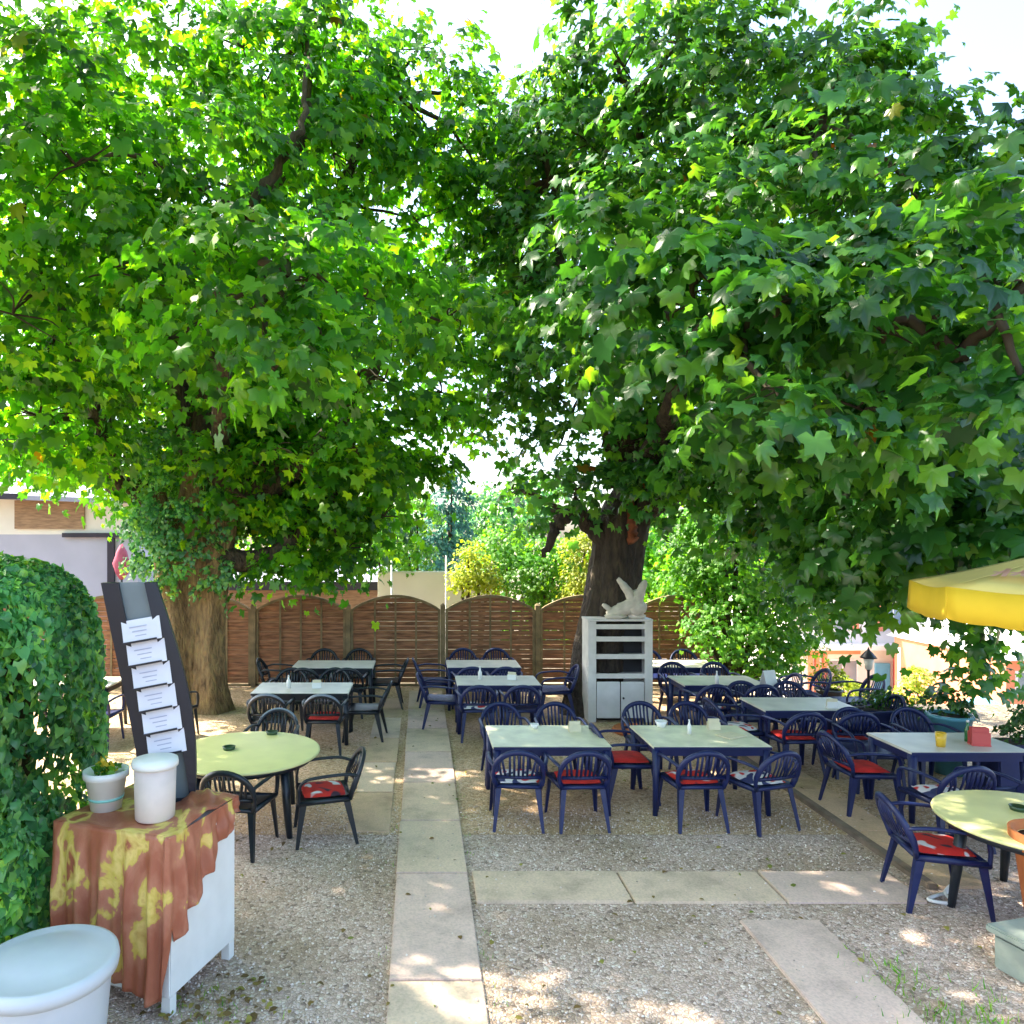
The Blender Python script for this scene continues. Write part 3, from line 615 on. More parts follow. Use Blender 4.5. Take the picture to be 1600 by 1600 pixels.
RL = [L(780, 200, 13.2, 1.0), L(840, 190, 12.5, .9), L(790, 310, 13, 1.1), L(780, 470, 13, 1.1), L(850, 420, 12, 1.0), L(1090, 740, 10.4, .6), L(1030, 720, 10.8, .5), L(960, 750, 11.2, .45), L(900, 760, 11.3, .45), L(1150, 750, 10.2, .6, 1.2), L(1230, 810, 10.2, .6, 1.3), L(1310, 860, 9.6, .6, 1.4), L(1390, 850, 9, .65, 1.4), L(1330, 820, 8.6, .9, 1.4), L(1480, 820, 7.6, .9, 1.4), L(1420, 740, 7.4, .8, 1.2), L(1560, 800, 7.2, .8, 1.4), L(1180, 700, 9, .8, 1.2), L(975, 90, 11, 1.3, .9), L(1070, 50, 11, 1.6), L(1370, 60, 10, 1.0, .8), L(1250, 190, 10, 1.4), L(1390, 150, 10, .7, .8), L(1130, 200, 10.5, 1.7), L(920, 210, 11.5, 1.3), L(860, 310, 12.5, 1.3), L(1310, 290, 8.5, 1.3),
      L(1450, 300, 8, 1.0), L(1540, 310, 7.5, .75), L(1000, 370, 10, 1.5), L(1150, 380, 8.5, 1.2), L(1200, 300, 11.5, 1.5), L(1040, 230, 12, 1.5),
      (P(940, 460, 7.4), (.9, .8, .42), 1.2), (P(1080, 470, 6.6), (.95, .8, .4), 1.2), (P(1210, 470, 5.6), (.65, .6, .28), 1.3), (P(1060, 590, 6.6), (.85, .7, .4), 1.2), (P(1220, 600, 5.4), (.65, .6, .3), 1.3),
      (P(1380, 510, 5.4), (.7, .6, .35), 1.2), (P(1520, 580, 5.0), (.55, .5, .28), 1.2), (P(1570, 450, 5.2), (.5, .5, .35), 1.2), (P(1370, 410, 6.6), (1.1, .9, .6), 1.2), (P(1500, 400, 6), (.6, .6, .4), 1.1), (P(1600, 620, 4.8), (.35, .45, .25), 1.2),
      (P(1340, 630, 6.2), (.8, .7, .35), 1.1), (P(1480, 700, 6.5), (.8, .7, .35), 1.0), (P(1150, 660, 7.4), (.7, .7, .4), 1),
      L(1290, 780, 9.5, 1.4, 1.2), L(1430, 780, 8.5, 1.4, 1.2), L(1540, 820, 9, 1.4, 1.2), L(1210, 730, 10.5, 1.0, 1.2), L(1380, 860, 10, .8, 1.1), L(1580, 740, 7.5, 1.0, 1.2), L(1470, 860, 10, .6, 1.1), L(1280, 820, 11, .7, 1.1), L(1560, 870, 9.5, .6, 1.1),
      L(760, 560, 12.8, 1.0, .8), L(740, 650, 13.5, .7, .6), L(830, 610, 12.6, .8, .9), L(800, 760, 13.2, .45, .6), L(900, 560, 10.5, 1.0), L(940, 690, 11.3, .7), L(1010, 670, 11, .9), L(830, 520, 12.5, 1.1), L(800, 410, 13.5, 1.3), L(1040, 760, 11, .42), L(870, 690, 12.3, .6, .8), L(860, 780, 12.5, .55, .7), L(1120, 640, 11, 1.1, 1.2), L(1200, 560, 10.5, 1.4, 1.3), L(1350, 620, 9.5, 1.5, 1.3), L(1500, 520, 8.5, 1.3, 1.2), L(1020, 520, 11.5, 1.3),
      L(1365, 925, 9.5, .22, .7), L(1530, 1005, 9, .24, .9), L(1522, 1050, 9, .14, .8), L(1560, 960, 9, .24, .8)]
nvisR = len(RL)
RL += [((2.0, 8.6, 12.0), 2.0, .6), ((4.6, 8.0, 11.4), 2.0, .6), ((2.4, 5.6, 9.9), 1.6, .6), ((10.0, 8.5, 7.0), 2.0, .7), ((9.2, 6.0, 5.0), 1.5, .7), ((9.5, 11.0, 7.2), 2.2, .7)]
c, n_, t2, s_ = crown_points(RL, .23, 1.15, tiers=.75)
near = c[:, 1] < 8.2
s_[c[:, 1] < 7.4] *= 1.3; s_[c[:, 1] < 5.8] *= .82; s_[c[:, 1] < 4.6] *= .8
cr = leaves('crown', 'leaf_right', c[near], n_[near], t2[near], s_[near], 'maple', RT); loc(cr, RT)
cr2 = leaves('crown', 'leaf_right', c[~near], n_[~near], t2[~near], s_[~near], 'maple_s', RT); loc(cr2, RT)
mb = MB(); nearest_twigs(mb, hubsR, RL[:nvisR]); tw = mb.build('branches', 'twig', RT); loc(tw, RT); tw['kind'] = 'stuff'

# shrubs and trees behind
def shrub(name, label, cat, lobes, mat, size, dens=1, kind='small', stem=None, spray=.25, group=None, trunkm='twig'):
    base = stem or Vector((lobes[0][0][0], lobes[0][0][1], 0))
    root = empty(name, base, 0, label, cat, group)
    c, n_, t2, s_ = crown_points(lobes, size, dens*1.7, spray=spray)
    o = leaves('crown', mat, c, n_, t2, s_, kind, root); loc(o, root)
    mb = MB()
    for lb in lobes:
        p = Vector(lb[0]); b0 = Vector(base)
        limb(mb, [b0, b0.lerp(p, .5)+Vector((random.uniform(-.2, .2), 0, .1)), p], [.09, .05, .02], 6, 4)
    o = mb.build('trunk', trunkm, root); loc(o, root)
    return root
shrub('leafy_shrub', 'tall bright green shrub growing at the right end of the fence', 'shrub',
      [L(1130, 820, 13.2, .8), L(1160, 900, 13, .95), L(1220, 950, 13, .85), L(1140, 980, 12.9, .8), L(1200, 1030, 12.8, .55), L(1100, 870, 13.4, .7), L(1250, 1000, 13, .45), L(1070, 900, 13.5, .6), L(1150, 760, 13.3, .45), L(1085, 810, 13.5, .5)], 'leaf_bright', .12, .8, 'maple_s', (5.6, 13.2, 0))
shrub('yellow_shrub', 'small yellow green bush behind the fence left of the right maple', 'shrub', [L(742, 890, 15.4, .45), L(720, 905, 15.3, .3), L(762, 912, 15.4, .32), L(735, 862, 15.4, .22)], 'leaf_yellow', .09, .9, 'small', Vector((1.15, 15.4, -.7)))
shrub('yellow_conifer', 'slim yellow conifer seen close beside the right maple trunk', 'shrub', [L(915, 850, 15.2, .42), L(908, 900, 15.2, .45), L(905, 930, 15.2, .4)], 'leaf_yellow', .08, 1, 'small', Vector((3.3, 15.2, -.7)))
shrub('green_bush', 'light green bush behind the fence just left of the slim yellow conifer', 'shrub', [L(830, 900, 16, .8), L(790, 860, 16.5, .7), L(870, 870, 16, .6), L(850, 930, 15.6, .5)], 'leaf_bright', .12, .9, 'small', Vector((2.4, 16, -1)))
shrub('blue_conifer', 'bluish conifer standing behind the pale garden wall', 'tree', [L(690, 830, 22, 1.0), L(700, 790, 22, .8), L(680, 870, 22, 1.1), L(705, 750, 22, .5)], 'leaf_blue', .14, .8, 'small', Vector((.8, 22, -3)))
shrub('green_tree', 'light green tree leaning over the shed roof behind the fence', 'tree', [L(610, 830, 17.5, .8), L(640, 870, 17.5, .6), L(590, 870, 17, .5), L(650, 800, 18, .7)], 'leaf_bright', .13, .8, 'maple_s', Vector((-.4, 17.8, -2)))
shrub('far_tree', 'grey green tree far behind the gap between the maples', 'tree', [L(770, 800, 26, 1.5), L(730, 830, 27, 1.3), L(820, 820, 26, 1.4), L(850, 770, 27, 1.0)], 'leaf_ivy', .2, .7, 'small', Vector((3, 26, -4)))
shrub('far_tree', 'wide green tree behind the right end of the fence', 'tree', [L(1060, 850, 22, 2.0), L(1000, 880, 22, 1.6), L(1150, 850, 23, 2.2), L(1230, 870, 24, 1.8)], 'leaf_left', .2, .8, 'small', Vector((9, 23, -4)))
shrub('far_tree', 'pale green tree behind the timber house at far left', 'tree', [L(60, 690, 27, 1.9), L(-60, 680, 27, 2.2), L(130, 720, 27, 1.2)], 'leaf_bright', .2, .7, 'small', Vector((-14, 27, -4)))
shrub('far_bush', 'yellowish bush in front of the white house down the slope', 'shrub', [L(1318, 1075, 30, .7), L(1340, 1080, 30, .5)], 'leaf_yellow', .16, 1, 'small', Vector((17.5, 30, -5)))
shrub('far_bush', 'olive bush right of the blue door in the street below', 'shrub', [L(1432, 1058, 30, .6), L(1428, 1085, 30, .75)], 'leaf_yellow', .16, .8, 'small', Vector((20.2, 30, -5.2)))

lob = [((x, 75+6*math.sin(x), -4+1.5*math.sin(x*.7)), (5.5, 5, 7.5+1.5*math.sin(x*1.3))) for x in range(-60, 64, 7)]
c, n_, t2, s_ = crown_points(lob, .75, 1.3, spray=1.2)
o = leaves('far_wood', 'leaf_left', c, n_, t2, s_, 'small'); tag(o, 'distant line of trees closing the horizon', 'wood', kind='stuff')
# ivy climbing on the left trunk
cs = []
for i in range(70):
    z = random.uniform(1.9, 4.6); a = random.uniform(0, 6.28); rr = .48+.1*random.random()
    cs.append(((-3.85+(.55+rr*.3)*math.cos(a)-.12*(z-2), 12.15+rr*math.sin(a), z), .26, .9))
for i in range(16): cs.append((P(random.uniform(205, 260), random.uniform(760, 900), 11.6), .2, .9))
c, n_, t2, s_ = crown_points(cs, .11, .9, spray=.16)
n_ += np.array([0, -.7, 0]); 
iv = leaves('climbing_ivy', 'leaf_ivy', c, n_, t2, s_, 'ivy'); tag(iv, 'ivy climbing round the fork of the left maple trunk', 'ivy')

# ivy hedge at the left edge
def hedge():
    root = empty('ivy_hedge', (-3.0, 5.0, 0), 0, 'tall dense ivy hedge at the left edge behind the draped cabinet', 'hedge')
    x0, x1, y0, y1, zt = -4.3, -2.40, 3.6, 6.2, 2.80
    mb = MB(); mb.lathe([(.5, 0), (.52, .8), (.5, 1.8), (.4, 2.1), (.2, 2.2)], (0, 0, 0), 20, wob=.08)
    o = mb.build('dark_core', 'soil', root); o.scale = (.85, 1.0, 1); o.location = (-.2, .1, 0)  # solid dark core added behind the leaves in place of modelled stems
    n = 21000
    # points on a lumpy box: right face, front face, top
    A = RNG.choice(3, n, p=[.45, .35, .20]); u = RNG.uniform(0, 1, n); v = RNG.uniform(0, 1, n)
    c = np.zeros((n, 3)); nn = np.zeros((n, 3))
    m0 = A == 0; c[m0] = np.stack([np.full(m0.sum(), x1), y0+u[m0]*(y1-y0), v[m0]*zt], 1); nn[m0] = (1, 0, .35)
    m1 = A == 1; c[m1] = np.stack([x0+u[m1]*(x1-x0), np.full(m1.sum(), y0), v[m1]*zt], 1); nn[m1] = (0, -1, .35)
    m2 = A == 2; c[m2] = np.stack([x0+u[m2]*(x1-x0), y0+v[m2]*(y1-y0), np.full(m2.sum(), zt)], 1); nn[m2] = (0, 0, 1)
    bul = .13*np.sin(c[:, 1]*4.1+c[:, 2]*2.7)+.10*np.sin(c[:, 2]*5.3+c[:, 0]*3.9)+.08*np.sin(c[:, 1]*9+c[:, 2]*8)+.06*np.sin(c[:, 0]*11)
    nrm = nn/np.linalg.norm(nn, axis=1, keepdims=True)
    depth = -np.abs(RNG.normal(size=n))*.10; fl = RNG.uniform(0, 1, n) < .12; depth[fl] = RNG.uniform(0, .13, fl.sum()); depth += .05*np.sin(c[:, 1]*17+c[:, 2]*13)*np.sin(c[:, 0]*15+c[:, 2]*19)
    ctr = np.array([(x0+x1)/2, (y0+y1)/2, 1.2]); c += nrm*(bul+depth)[:, None]
    # round the corners
    cx = (c[:, 0]-ctr[0])/(x1-x0)*2; cy = (c[:, 1]-ctr[1])/(y1-y0)*2; cz = np.clip((c[:, 2]-1.6)/1.15, 0, 2)
    q = np.maximum(1, (np.abs(cx)**3.2+np.abs(cy)**3.2+cz**3.2)**(1/3.2)); c[:, 0] = ctr[0]+(c[:, 0]-ctr[0])/q; c[:, 1] = ctr[1]+(c[:, 1]-ctr[1])/q
    top = c[:, 2] > 1.6; c[top, 2] = 1.6+(c[top, 2]-1.6)/q[top]
    nn = nn+RNG.normal(size=(n, 3))*.42; tt = RNG.normal(size=(n, 3))*.5+np.array([.2, -.2, -.8])
    o = leaves('foliage', 'leaf_ivy', c, nn, tt, RNG.uniform(.05, .165, n), 'ivy', root); loc(o, root)
hedge()

# weeds
def tuft(name, pts, n, h, mat, label, cat, spread=.12):
    c = []; 
    for p in pts: c.append(np.array([p]*n)+RNG.normal(size=(n, 3))*[spread, spread, 0])
    c = np.concatenate(c); M = len(c); tip = RNG.normal(size=(M, 3))*.45+[0, 0, 1]; nor = RNG.normal(size=(M, 3)); nor[:, 2] *= .2
    o = leaves(name, mat, c, nor, tip, RNG.uniform(.5, 1.2, M)*h*2, 'blade'); return tag(o, label, cat, kind='stuff')
tuft('weeds', [G(1385, 1520), G(1420, 1560), G(1440, 1590), G(1405, 1540), G(1450, 1600), G(1390, 1500), G(1480, 1590)], 26, .07, 'grassm', 'low weeds along the right edge of the diagonal pink slab', 'weeds')
tuft('weeds', [G(1545, 1590), G(1555, 1560), G(1530, 1600), G(1560, 1600)], 13, .09, 'grassm', 'taller green weeds at the foot of the pale stone planter', 'weeds', .07)
tuft('weeds', [G(310, 1585), G(335, 1600), G(360, 1590), G(300, 1560)], 30, .05, 'grassm', 'low weeds in the gravel at the foot of the draped cabinet', 'weeds')
tuft('weeds', [(.45, y, 0) for y in (4.5, 4.7, 5.0, 5.3, 6.6, 7.0, 7.5, 8.1)]+[(-.24, y, 0) for y in (5, 5.6, 6.4, 7.2)], 9, .035, 'grassm', 'tiny grass tufts in the joints along the straight path', 'weeds', .03)

# fallen leaves
n = 420; x = RNG.uniform(-3.4, 5.2, n); y = RNG.uniform(4, 12, n); x[:90] = -1.15+RNG.normal(size=90)*.22; y[:90] = 4.45+RNG.normal(size=90)*.16
c = np.stack([x, y, np.full(n, .036)], 1); nn = RNG.normal(size=(n, 3))*.15+[0, 0, 1]; tt = RNG.normal(size=(n, 3))
o = leaves('fallen_leaves', 'litter', c, nn, tt, RNG.uniform(.025, .07, n), 'small'); tag(o, 'small brown fallen leaves scattered over the gravel', 'leaves', kind='stuff')

# ------------------------------------------------------------ furniture
def make_chair(mat, name='garden_chair', rim=None):
    root = empty(name, (0, 0, 0))
    W = .26
    s = MB()                                       # seat: dished shell with a skirt
    nx, ny = 10, 8; vs = []
    for j in range(ny+1):
        for i in range(nx+1):
            u = i/nx*2-1; v = j/ny*2-1
            wd = W*(.90+.10*v); x = u*wd; y = v*.235
            z = .425+.02*abs(u)**3+(-.03*max(0, v-.7)/.3 if v > .7 else .0)+.012*max(0, -v)
            vs.append((x, y, z))
    top = [(j*(nx+1)+i, j*(nx+1)+i+1, (j+1)*(nx+1)+i+1, (j+1)*(nx+1)+i) for j in range(ny) for i in range(nx)]
    s.add(vs, top, 0, True); s.add([(a, b, c-.012) for a, b, c in vs], [f[::-1] for f in top], 0, True)
    for sx in (-1, 1): s.tube([(sx*W*.80, -.235, .418), (sx*W, .235, .418)], [.022, .022], 6, flat=1.2)
    s.tube([(-W, .235, .405), (W, .235, .405)], .022, 6); s.tube([(-W*.8, -.235, .425), (W*.8, -.235, .425)], .02, 6)
    s.build('seat', mat, root)
    b = MB()                                       # backrest: bowed rim with fan slats
    arc = []
    for k in range(17):
        a = math.pi*k/16; x = -math.cos(a)*(.245-.02*math.sin(a)); zz = .55+.25*math.sin(a)**.75; yy = -.235-.12*(zz-.43)/.4-.045*math.sin(a)
        arc.append((x, yy, zz))
    full = [(-W*.80, -.235, .42), (-.235, -.25, .49)]+arc+[(.235, -.25, .49), (W*.80, -.235, .42)]
    b.tube(full, .019, 7, flat=1.5)
    b.tube([(-.22, -.265, .53), (0, -.30, .535), (.22, -.265, .53)], .012, 6, flat=1.6)
    for k in range(9):
        u = -1+2*k/8; xb = u*.165; a = math.acos(-max(-1, min(1, u*.86))); p = arc[int(round(a/math.pi*16))]
        b.tube([(xb, -.268-.03*(1-u*u), .535), ((xb+p[0])/2, (p[1]-.285)/2-.015, (p[2]+.535)/2), p], .0125, 5, flat=.55, ref=(0, 1, 0))
    bk = b.build('backrest', mat, root)
    if rim:
        r_ = MB(); r_.tube([(x*1.0, y-.002, z+.012) for x, y, z in arc[2:-2]], .017, 7, flat=1.3); r_.build('top_rim', rim, bk)  # grey upper rim of the black backrest
    for sx in (-1, 1):
        a = MB(); pts = spline([(sx*.235, -.30, .64), (sx*.275, -.17, .665), (sx*.285, .05, .655), (sx*.283, .19, .625), (sx*.272, .235, .54), (sx*.262, .235, .42)], 4)
        a.tube(pts, .021, 7, flat=.7); a.build('armrest', mat, root)
        for sy in (-1, 1):
            l = MB(); tx, ty = (W*.97*sx, .225) if sy > 0 else (W*.82*sx, -.232)
            bx, by = sx*(.275 if sy > 0 else .25), (.27 if sy > 0 else -.315)
            def sec(p, a1, a2):
                x, y, z = p; return [(x, y, z), (x-sx*a1, y, z), (x-sx*a1, y-sy*.010, z), (x-sx*.010, y-sy*.010, z), (x-sx*.010, y-sy*a2, z), (x, y-sy*a2, z)]
            A = sec((tx, ty, .43), .055, .065); M_ = sec(((tx+bx)/2, (ty+by)/2, .22), .042, .048); B = sec((bx, by, 0), .028, .030)
            l.add(A+M_+B, [(i, (i+1) % 6, 6+(i+1) % 6, 6+i) for i in range(6)]+[(6+i, 6+(i+1) % 6, 12+(i+1) % 6, 12+i) for i in range(6)]+[tuple(range(6))[::-1], tuple(range(12, 18))])
            l.build('leg', mat, root)
    return root
def make_table(w, d, topm, legm, name='rectangular_table'):
    root = empty(name, (0, 0, 0))
    t = MB(); t.box((0, 0, .707), (w, d, .026)); t.build('tabletop', topm, root, bevel=.008)
    a = MB()
    for sy in (-1, 1): a.box((0, sy*(d/2-.035), .655), (w-.16, .02, .076))
    for sx in (-1, 1): a.box((sx*(w/2-.035), 0, .655), (.02, d-.16, .076))
    a.box((0, -d/2-.003, .700), (w-.02, .010, .028)); a.box((0, d/2+.003, .700), (w-.02, .010, .028))
    a.build('apron', legm, root)
    for sx in (-1, 1):
        for sy in (-1, 1):
            l = MB(); l.tube([(sx*(w/2-.05), sy*(d/2-.05), .69), (sx*(w/2-.045), sy*(d/2-.045), .35), (sx*(w/2-.03), sy*(d/2-.03), 0)], [.046, .036, .026], 8); l.build('leg', legm, root)
    return root
def make_round(rad, topm, legm):
    root = empty('round_table', (0, 0, 0))
    MB().lathe([(.001, .69), (rad-.03, .69), (rad-.004, .697), (rad, .708), (rad-.004, .719), (rad-.02, .722), (.001, .722)], seg=64).build('tabletop', topm, root)
    MB().lathe([(rad-.09, .64), (rad-.07, .64), (rad-.06, .689), (rad-.09, .689)], seg=48).build('apron', legm, root)
    for k in range(4):
        a = R(45+90*k); l = MB(); l.tube([((rad-.18)*math.cos(a), (rad-.18)*math.sin(a), .68), ((rad-.14)*math.cos(a), (rad-.14)*math.sin(a), .3), ((rad-.10)*math.cos(a), (rad-.10)*math.sin(a), 0)], [.05, .04, .028], 8); l.build('leg', legm, root)
    return root
def place(root, used, x, y, rz):
    o = root if not used[0] else copy_tree(root); used[0] = True
    o.location = (x, y, 0); o.rotation_euler = (0, 0, R(rz)); return o
NAVY, nu = make_chair('navy_plastic'), [False]
BLK, bu = make_chair('black_plastic'), [False]
GRY, gu = make_chair('black_plastic', rim='grey_rim'), [False]
def make_cushion(mat):
    nx = 10; vs = []
    for j in range(nx+1):
        for i in range(nx+1):
            u, v = i/nx*2-1, j/nx*2-1; e = (1-abs(u)**4)*(1-abs(v)**4)
            vs.append((u*.205*(1-.06*v*v), v*.20*(1-.06*u*u), .012+.032*e**.5))
    f = [(j*(nx+1)+i, j*(nx+1)+i+1, (j+1)*(nx+1)+i+1, (j+1)*(nx+1)+i) for j in range(nx) for i in range(nx)]
    mb = MB(); mb.add(vs, f, 0, True); mb.add([(a, b, .012-(c-.012)*.35) for a, b, c in vs], [q[::-1] for q in f], 0, True)
    o = mb.build('seat_cushion', mat); return o
CUSH = {k: make_cushion(k) for k in ('red_cloth', 'red_print', 'floral')}; cused = {k: False for k in CUSH}
cword = {'red_cloth': 'red', 'red_print': 'printed', 'floral': 'patterned'}
FC = {'N': 0, 'S': 180, 'E': -90, 'W': 90}
def chair(kind, x, y, f, desc, cush=None, dr=0):
    rz = (FC[f] if isinstance(f, str) else f)+dr+random.uniform(-5, 5)
    r, u, wd = {'n': (NAVY, nu, 'navy'), 'b': (BLK, bu, 'black'), 'g': (GRY, gu, 'grey-rimmed')}[kind]
    o = place(r, u, x, y, rz); tag(o, f'{wd} chair {desc}', 'chair', 'plastic garden chairs round the tables')
    if cush:
        c = CUSH[cush] if not cused[cush] else CUSH[cush].copy()
        if cused[cush]: C.objects.link(c)
        cused[cush] = True
        c.location = (x, y, .437); c.rotation_euler = (0, 0, R(rz+random.uniform(-8, 8)))
        tag(c, f'{cword[cush]} cushion, chair {desc}', 'cushion', 'seat cushions on the garden chairs')
        if c.name.startswith('seat_cushion') is False: c.name = 'seat_cushion'
    return o
tb_pale = make_table(1.22, .86, 'table_pale', 'navy_plastic'); pu = [False]
tb_grey = make_table(1.22, .74, 'table_grey', 'navy_plastic'); gu2 = [False]
tb_dark = make_table(1.35, .76, 'table_grey', 'black_plastic'); du = [False]
def table(root, used, x, y, rz, label): return tag(place(root, used, x, y, rz), label, 'table', 'rectangular garden tables')
# table one and two (the pair in front of the white cupboard)
table(tb_pale, pu, 1.345, 7.93, 0, 'navy legged table with pale top, left one of the front pair before the cupboard')
table(tb_pale, pu, 2.98, 7.93, 0, 'navy legged table with pale top, right one of the front pair before the cupboard')
chair('n', .97, 7.40, 'N', 'back to us, left of two at front left table', 'floral')
chair('n', 1.57, 7.38, 'N', 'back to us, right of two at front left table', 'red_cloth')
chair('n', 1.0, 8.70, 'S', 'facing us behind front left table, nearer the path')
chair('n', 1.66, 8.70, 'S', 'facing us behind front left table, nearer the cupboard')
chair('n', 2.72, 7.38, 'N', 'back to us, left of two at front right table', 'red_print')
chair('n', 3.36, 7.36, 'N', 'back to us, right of two at front right table', 'floral', 14)
chair('n', 2.26, 8.05, 'E', 'at the left end of front right table', 'red_cloth')
chair('n', 2.72, 8.74, 'S', 'facing us behind front right table, nearer the cupboard')
chair('n', 3.30, 8.74, 'S', 'facing us behind front right table, farther from the cupboard')
# two tables right of the path by the fence
table(tb_grey, gu2, 1.14, 11.0, 0, 'navy table right of the path, second row, between path and right maple')
chair('n', .80, 10.50, 'N', 'back to us, left of two at second row table right of path', 'floral')
chair('n', 1.42, 10.50, 'N', 'back to us, right of two at second row table right of path')
chair('n', .34, 11.05, 'E', 'at the path end of second row table right of path')
chair('n', 2.12, 11.75, 'W', 'standing close to the left side of the right maple trunk')
table(tb_grey, gu2, 1.05, 12.45, 0, 'navy table right of the path standing nearest the fence')
chair('n', .75, 13.15, 'S', 'facing us left of two behind fence table right of path')
chair('n', 1.38, 13.15, 'S', 'facing us right of two behind fence table right of path')
chair('n', .26, 12.45, 'E', 'at the path end of fence table right of path')
chair('n', .80, 11.95, 'N', 'back to us, left of two at fence table right of path')
chair('n', 1.35, 11.95, 'N', 'back to us, right of two at fence table right of path')
# left of the path
table(tb_dark, du, -1.66, 10.45, 0, 'black legged table left of the path behind the round yellow table')
chair('g', -2.02, 9.92, 'N', 'back to us, left of two at black table behind round one')
chair('g', -1.28, 9.90, 'N', 'back to us, right of two at black table behind round one', 'red_cloth')
chair('b', -2.0, 11.1, 'S', 'facing us, left of two at black table behind round one')
chair('b', -1.35, 11.1, 'S', 'facing us, right of two at black table behind round one')
chair('b', -.80, 10.45, 'W', 'at the path end of black table behind round one')
chair('g', -3.55, 10.5, 'N', 'standing alone before the left maple trunk', dr=-20)
table(tb_dark, du, -1.45, 12.4, 0, 'black legged table left of the path standing nearest the fence')
chair('b', -1.8, 11.85, 'N', 'back to us, left of two at fence table left of path')
chair('b', -1.15, 11.85, 'N', 'back to us, right of two at fence table left of path')
chair('b', -1.75, 13.1, 'S', 'facing us left of two behind fence table left of path')
chair('b', -1.10, 13.1, 'S', 'facing us right of two behind fence table left of path')
chair('b', -.60, 12.4, 'W', 'at the path end of fence table left of path')
chair('b', -2.35, 12.4, 'E', 'at the tree end of fence table left of path')
# far left
table(tb_dark, du, -5.15, 10.9, 0, 'black legged table half hidden by the ivy hedge at far left')
chair('n', -4.45, 10.15, 'N', 'half hidden between ivy hedge and leaflet stand')
chair('b', -4.9, 10.3, 'N', 'tucked under the far left table by the ivy hedge')
# round tables
rt = make_round(.74, 'table_yellow', 'black_plastic'); rt.location = (-1.75, 7.36, 0); rt.rotation_euler = (0, 0, R(8))
tag(rt, 'large round pale yellow table left of the path', 'table')
chair('b', -1.66, 6.78, 'N', 'with slatted back to us in front of the left round table', dr=-12)
chair('b', -.93, 7.02, 'W', 'on the path side of the left round table', 'red_print', 12)
chair('g', -1.70, 8.35, 'S', 'facing us behind the left round table')
rt2 = copy_tree(rt); rt2.location = (4.68, 5.52, 0); rt2.rotation_euler = (0, 0, R(30)); rt2.scale = (.95, .95, 1)
tag(rt2, 'large round pale yellow table under the yellow parasol at right', 'table')
chair('n', 4.04, 5.76, 'E', 'at the left of the round table under the parasol', 'red_print', -6)
# right block
table(tb_grey, gu2, 5.48, 7.68, 0, 'navy table at right edge just behind the parasol table')
chair('n', 4.62, 7.72, 'E', 'at the left end of table behind parasol table', 'red_cloth')
chair('n', 4.92, 6.92, 'N', 'back to us, left of two at table behind parasol table', 'floral')
chair('n', 5.62, 6.92, 'N', 'back to us, right of two at table behind parasol table')
chair('n', 5.12, 8.42, 'S', 'facing us, left of two at table behind parasol table')
chair('n', 5.82, 8.42, 'S', 'facing us, right of two at table behind parasol table')
table(tb_grey, gu2, 4.86, 9.45, 0, 'navy table right of the front pair, next row behind')
chair('n', 4.02, 9.35, 'E', 'at the left end of table left of blue planter', 'floral')
chair('n', 4.52, 8.95, 'N', 'back to us, left of two at table left of blue planter', 'red_cloth')
chair('n', 5.16, 8.95, 'N', 'back to us, right of two at table left of blue planter', 'red_cloth')
chair('n', 4.52, 10.05, 'S', 'facing us, left of two at table left of blue planter')
chair('n', 5.16, 10.05, 'S', 'facing us, right of two at table left of blue planter')
chair('n', 5.78, 9.5, 'W', 'at the right end of table left of blue planter')
table(tb_grey, gu2, 4.42, 11.0, 0, 'navy table right of the right maple, third row')
chair('n', 4.08, 10.55, 'N', 'back to us, left of two right of cupboard', 'floral')
chair('n', 4.75, 10.55, 'N', 'back to us, right of two right of cupboard', 'floral')
chair('n', 5.25, 11.0, 'W', 'at the right end of third row table right of maple')
chair('n', 4.1, 11.65, 'S', 'facing us, left of two at third row table right of maple')
chair('n', 4.8, 11.65, 'S', 'facing us, right of two at third row table right of maple')
table(tb_grey, gu2, 4.35, 12.45, 0, 'navy table right of the right maple standing nearest the fence')
chair('n', 4.1, 13.0, 'S', 'against the fence, left of two right of the maple')
chair('n', 4.75, 13.0, 'S', 'against the fence, right of two right of the maple')
chair('n', 5.9, 11.4, 'W', 'standing apart in front of the bright green shrub')
chair('n', 6.4, 10.9, 'W', 'standing apart near the garden lantern')

